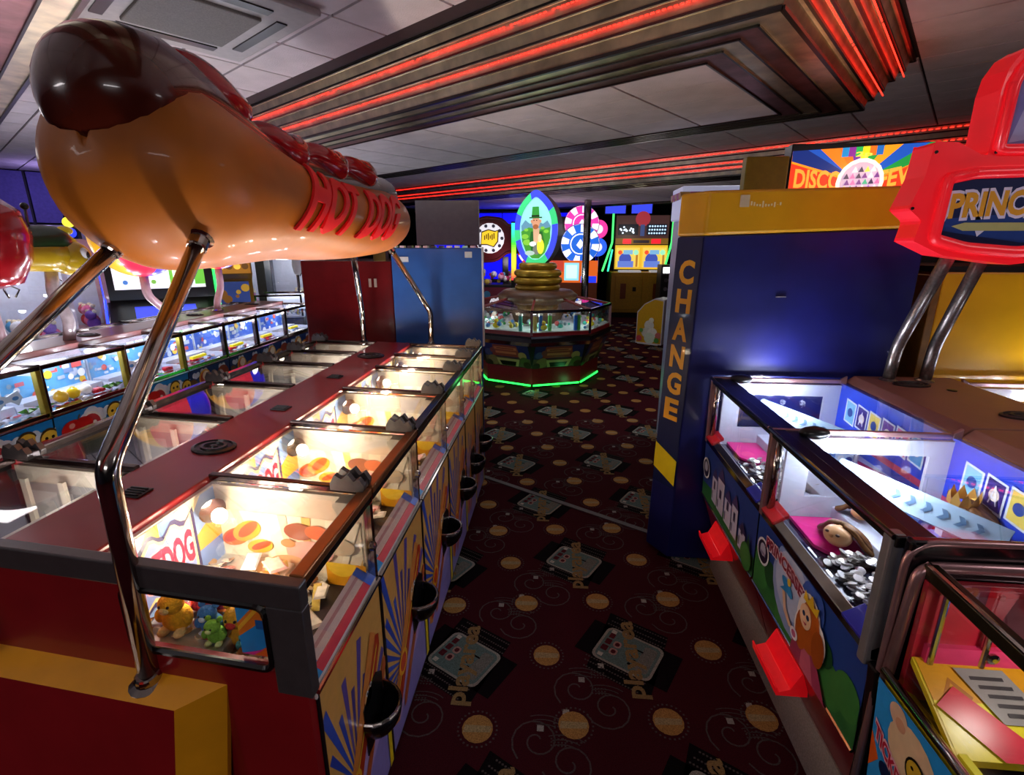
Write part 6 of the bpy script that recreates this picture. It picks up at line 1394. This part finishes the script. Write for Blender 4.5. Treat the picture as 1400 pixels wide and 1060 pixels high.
# dark red sign with round badge
rs = thing('arcade_machine', 'arcade machine topped with a wavy dark red sign and round badge', 'arcade machine', (-.95, 9.6, 0))
MB().box(-1.7, -.35, 9.5, 10.1, .05, .95).build('body', CABM, rs, bevel=.01); MB().box(-1.65, -.4, 9.55, 10.05, 0, .05).build('plinth', BLACK, rs)
ra = Art((-1.68, 9.49, .1), (1, 0, 0), (0, 0, 1), 1.3, .8, step=.002); ra.rect(0, 1, 0, 1, '7a2a44')
for i in range(16): ra.circ(R.random(), R.random(), .05, R.choice(['e8b0c8', 'e8e8f0', 'c84070', '4a90c0']), )
ra.build('front_art', PRINT, rs)
rw = [(-1.75, 1.55), (-1.7, 1.98), (-1.4, 2.16), (-1.05, 2.12), (-.92, 1.98), (-.75, 2.08), (-.5, 2.05), (-.38, 1.85), (-.42, 1.6), (-.7, 1.52), (-.95, 1.55), (-1.15, 1.38), (-1.5, 1.36)]
MB().prism(lambda u, v, d: Vector((u, 9.62 + d, v)), stub([(u, v, 0) for u, v in rw], .12, 4) and [(p.x, p.y) for p in stub([(u, v, 0) for u, v in rw], .12, 4)][::-1], 0, .14).build('wavy_sign', mat('dark_red_sign', '6a1420', rough=.35, coat=.3, noise=.1), rs)
MB().tube([(p.x, 9.61, p.y) for p in stub([(u, v, 0) for u, v in rw + rw[:1]], .12, 4)], .025, 6).build('sign_rim', mat('dark_red_sign'), rs)
bd = Art((-1.28, 9.6, 1.78), (1, 0, 0), (0, 0, 1), step=.003)
bd.circ(0, 0, .27, 'd8d4dc', ry=.27)
for i in range(10): bd.circ(.225 * math.cos(i * .628), .225 * math.sin(i * .628), .032, '2a2634', ry=.032, n=8)
bd.poly([(-.17, -.12), (-.15, .12), (-.02, .16), (.1, .13), (.17, .15), (.16, -.06), (.08, -.16), (-.05, -.12)], '3a2a10'); bd.poly([(-.155, -.1), (-.135, .1), (-.02, .14), (.1, .11), (.15, .13), (.14, -.05), (.07, -.14), (-.05, -.1)], 'e8c02a')
for i in range(6): bd.rect(-.1 + i * .035, -.08 + i * .035, -.03 + .02 * (i % 2), .05 + .02 * (i % 3), '4a3410')
bd.build('round_badge', LIT, rs); MB().box(-1.05, -.95, 9.68, 9.74, .95, 1.45).build('sign_stand', BLACK, rs)
for x in (-1.6, -.45): MB().box(x - .03, x + .03, 9.52, 9.58, .95, 1.35).build('upright', CHROME, rs)
pm = MB()
for i in range(60): pm.ell((R.uniform(-1.6, -.45), R.uniform(9.55, 10.0), .97 + R.random() * .2), R.uniform(.03, .07), R.choice(['e8b0d0', 'f0f0f8', 'c83a70', '6ab0e0', 'e8d060', 'd0d0e0']), 7, 5)
tag(pm.build('prize_mix', PAINT, None, loc=(-1, 9.7, .95), kind='stuff'), 'pink and white small prizes under the dark red wavy sign', 'prizes'); lamp('prize_light', (-1.0, 9.35, 1.35), 3, (1, .85, .95), .08)
# rainbow column
rbw = thing('light_column', 'rainbow LED light column between the red sign and the oval sign', 'light column', (-.81, 9.3, 0)); m = MB()
for i in range(24):
    import colorsys
    m.box(-.85, -.77, 9.26, 9.34, 1.05 + i * .041, 1.09 + i * .041, tuple(colorsys.hsv_to_rgb(.0 + .5 * i / 23, .95, 1)))
m.build('led_bar', mat('rainbow_led', vc=True, emit=1.3), rbw); MB().box(-.86, -.76, 9.29, 9.36, 0, 2.06).build('column_case', BLACK, rbw)
# chip sign machine
ch = thing('arcade_machine', 'gaming machine crowned with giant red, blue, pink and yellow casino chips', 'arcade machine', (-.05, 10.3, 0))
MB().box(-.75, .75, 10.2, 10.9, .05, 1.1).build('body', mat('orange_cabinet', '9a4a1c', rough=.4, noise=.15), ch, bevel=.01); MB().box(-.7, .7, 10.25, 10.85, 0, .05).build('plinth', BLACK, ch); MB().box(-.6, .6, 10.45, 10.6, 1.1, 2.2).build('sign_stand', BLACK, ch)
sa_ = Art((-.2, 10.19, .95), (1, 0, 0), (0, 0, 1), .95, .42, step=.003); sa_.rect(0, 1, 0, 1, 'c8581c'); sa_.rect(.32, .62, .1, .9, '8ad0e0'); sa_.rect(.36, .58, .2, .8, 'c8e8f0'); sa_.rect(.66, .98, .0, .3, '2038e0'); sa_.rect(0, .3, .5, 1, 'b03a2a'); sa_.build('front_screen', LIT, ch)
for (x, z, r, c, y) in ((-.48, 1.60, .36, 'd82030', 10.36), (-.44, 2.0, .30, 'e8b030', 10.44), (.42, 2.06, .34, 'd83aa0', 10.44), (.40, 1.68, .38, '1f60c8', 10.36)):
    cp = MB().lathe([(r, 0), (r, .06), (r * .97, .07)], (x, y, z), 30, ax=(0, -1, 0), col=c).build('casino_chip', PAINT, ch)
    q = Art((x, y - .075, z), (1, 0, 0), (0, 0, 1), step=.003); q.circ(0, 0, r * .97, 'f0eef2', ry=r * .97, n=30)
    for i in range(8):
        a = i * PI / 4 + .2; q.poly([(r * .6 * math.cos(a - .2), r * .6 * math.sin(a - .2)), (r * .97 * math.cos(a - .2), r * .97 * math.sin(a - .2)), (r * .97 * math.cos(a + .2), r * .97 * math.sin(a + .2)), (r * .6 * math.cos(a + .2), r * .6 * math.sin(a + .2))], c)
    q.circ(0, 0, r * .6, c, ry=r * .6); q.circ(0, 0, r * .52, 'f0eef2', ry=r * .52); q.circ(0, 0, r * .46, c, ry=r * .46); q.poly([(-r * .2, -.02), (0, r * .25), (r * .2, 0), (0, -r * .25)], 'f0eef2'); q.build('chip_print', LIT, cp)
lamp('chip_light', (0, 9.6, 1.9), 3, (1, .9, 1), .1)
tag(MB().lathe([(.07, 0), (.07, 2.45)], (.50, 9.9, 0), 14).build('trim_6', CHROME), kind='structure')
lol = thing('round_sign', 'pink and blue lit round signs on a post left of the yellow twin machine', 'sign', (.80, 11.2, 0)); MB().tube([(.80, 11.2, 0), (.80, 11.2, 2.1)], .03, 8).build('post', CHROME, lol)
for z, c in ((1.98, 'e83a9a'), (1.62, '2a60e8')): MB().lathe([(.19, 0), (.19, .05)], (.80, 11.17, z), 24, ax=(0, -1, 0), col=c).build('disc', LIT, lol); MB().lathe([(.09, 0), (.09, .06)], (.80, 11.16, z), 20, ax=(0, -1, 0), col='f0e8f4').build('disc_centre', LIT, lol)
# yellow twin machine with green tubes
tw = thing('arcade_machine', 'yellow twin-seat arcade machine outlined with green neon tubes', 'arcade machine', (1.75, 12.6, 0))
x0, x1, yf = 1.22, 2.70, 12.2; YM = mat('twin_yellow', 'b88a14', rough=.4, noise=.15)
bd_ = MB().box(x0, x1, yf, 13.3, .12, 1.05).build('body', YM, tw, bevel=.01); MB().box(x0 + .05, x1 - .05, yf + .05, 13.25, 0, .12).build('plinth', BLACK, tw)
for x in (x0 + .1, x0 + .85): 
    dr = MB().box(x, x + .62, yf - .014, yf, .2, .98).build('cabinet_door', YM, tw, bevel=.006); MB().box(x + .12, x + .25, yf - .022, yf - .012, .45, .8, '7a3a14').build('door_inset', PAINT, dr); MB().box(x + .4, x + .48, yf - .022, yf - .012, .62, .72, '1c1410').build('coin_slot', PAINT, dr)
MB().box(x0 + .1, x1 - .1, 12.85, 13.2, 1.05, 2.36).build('back_case', BLACK, tw)
tb = Art((x0 + .12, 12.84, 1.82), (1, 0, 0), (0, 0, 1), x1 - x0 - .24, .52, step=.004); tb.rect(0, 1, 0, 1, '3a2424'); tb.circ(.5, .85, .14, '8a2a34'); tb.rect(.04, .42, .14, .62, '0c0e1c'); tb.rect(.58, .96, .14, .62, '0c0e1c'); tb.rect(.46, .54, .1, .6, '34406a')
for i in range(14):
    tb.circ(.08 + R.random() * .3, .2 + R.random() * .36, .018, 'dce8f8')
for j in range(3):
    for i in range(7): tb.circ(.62 + i * .048, .22 + j * .15, .017, 'c0e0f8')
tb.build('score_screens', LIT, tw)
t2 = Art((x0 + .12, 12.83, 1.68), (1, 0, 0), (0, 0, 1), x1 - x0 - .24, .14, step=.004); t2.rect(0, 1, 0, 1, '6a4a1c'); t2.rect(.14, .3, .1, .9, 'e02030'); t2.rect(.68, .86, .1, .9, 'e02030'); t2.rect(.34, .64, .2, .7, '2a2024'); t2.build('score_strip', LIT, tw)
t3 = Art((x0 + .12, 12.80, 1.10), (1, 0, 0), (0, .02, .56), x1 - x0 - .24, .56, step=.004); t3.rect(0, 1, 0, 1, 'c8a02a'); t3.clip = (0, 1, 0, 1)
for o_ in (0, .5):
    t3.rect(o_ + .03, o_ + .47, .08, .9, 'd8b850'); t3.circ(o_ + .2, .42, .12, '3a4aa0'); t3.rect(o_ + .06, o_ + .36, .08, .34, '5a70c0'); t3.rect(o_ + .16, o_ + .34, .62, .8, '70a0c8'); t3.circ(o_ + .1, .7, .04, 'e04a2a'); t3.circ(o_ + .4, .7, .05, '90d0b0'); t3.rect(o_ + .4, o_ + .44, .1, .6, 'a06a2a')
t3.build('play_backdrop', LIT, tw)
for xs in (x0 + .04, x1 - .04):
    MB().tube(stub([(xs, 12.80, 2.38), (xs, 12.80, 1.72), (xs - .25, yf + .05, 1.08)] + ([(xs - .25, yf - .02, .2)] if xs > 1.5 else []), .04), .024, 8, '48f070').build('green_neon', mat('green_neon_tube', vc=True, emit=1.6), tw)
MB().tube([(x0 + .05, 12.80, 1.55), (x0 - .08, yf + .05, 1.08)], .022, 8, '38e0b0').build('green_neon', mat('green_neon_tube'), tw)
for x in (x0 + .18, x0 + .9): MB().box(x, x + .5, yf + .02, yf + .3, 1.05, 1.09).build('ball_tray', mat('white_plastic', 'e4e4ea', emit=.3, rough=.4), tw)
lamp('twin_light', (1.7, 11.9, 1.9), 6, (1, .9, .6), .1)
for x in (1.1, 1.75): 
    mo = thing('blue_pane', 'small glowing blue pane added above the yellow twin machine, ' + ('nearer the chrome column' if x < 1.5 else 'nearer the change machine'), 'blue_pane', (x + .3, 13.6, 2.42)); MB().box(x, x + .56, 13.6, 13.66, 2.40, 2.68).build('case', BLACK, mo); z_ = Art((x + .03, 13.598, 2.43), (1, 0, 0), (0, 0, 1), .5, .22, step=.004); z_.rect(0, 1, 0, 1, '3a48e0'); z_.build('screen', LIT, mo)  # glowing panes standing in for blue windows on mirrored pillars
nb = thing('vending_machine', 'dark vending machine with pebble print beside the yellow twin machine', 'vending machine', (2.55, 11.6, 0))
MB().box(2.2, 2.75, 11.4, 11.9, .04, 1.25).build('body', CABM, nb, bevel=.01); MB().box(2.22, 2.73, 11.42, 11.88, 0, .04).build('plinth', BLACK, nb)
n_ = Art((2.22, 11.39, .1), (1, 0, 0), (0, 0, 1), .5, .95, step=.004); n_.rect(0, 1, 0, 1, '1c181c'); n_.clip = (0, 1, 0, 1)
for i in range(22): n_.circ(.1 + .2 * (i % 5) + .05 * R.random(), .08 + .2 * (i // 5), .085, R.choice(['6a6268', '544c54', '7a7078']))
n_.build('pebble_print', PRINT, nb); MB().box(2.24, 2.7, 11.38, 11.4, 1.08, 1.2, 'e0e0e8').build('top_light', mat('white_tube'), nb)
ds = thing('prize_dispenser', 'low yellow and white dispenser with flower print standing on the carpet', 'dispenser', (1.6, 8.9, 0))
dx = lambda p: Vector((1.36, 8.86, 0)) + Matrix.Rotation(-.55, 3, 'Z') @ Vector(p)
MB(dx).prism(lambda u, v, q: Vector((u, q, v)), [(0, .02), (.46, .02), (.46, .78), (.30, .80), (.12, .70), (0, .56)], 0, .36).build('body', mat('dispenser_white', 'd8cfd8', rough=.4, noise=.1), ds, bevel=.01)
w3 = Art((.015, -.002, .04), (1, 0, 0), (0, 0, 1), .43, .72, step=.003, xf=dx); w3.poly([(0, 0), (1, 0), (1, 1), (.66, 1.03), (.26, .9), (0, .7)], 'd8a01c'); w3.clip = (0, 1, 0, .9)
for u, v, r, c in ((.5, .42, .2, 'e8e0d8'), (.4, .25, .2, 'e0d8d0'), (.65, .25, .2, 'f0e8e0'), (.55, .12, .22, 'd8e0d0'), (.12, .1, .12, 'd04a5a'), (.9, .2, .12, 'd06a6a'), (.85, .08, .1, '5a9a4a'), (.2, .3, .08, '6aa050'), (.6, .55, .1, 'f4ecd8')): w3.circ(u, v, r, c)
w3.build('flower_print', PRINT, ds); MB(dx).box(.05, .41, -.03, 0, .015, .04).build('foot_lip', mat('dispenser_white'), ds)
lamp('added_aisle_fill', (1.2, 7.6, 1.9), 4, (1, .9, .95), .2)  # added lamp without a fitting, brightens the far aisle
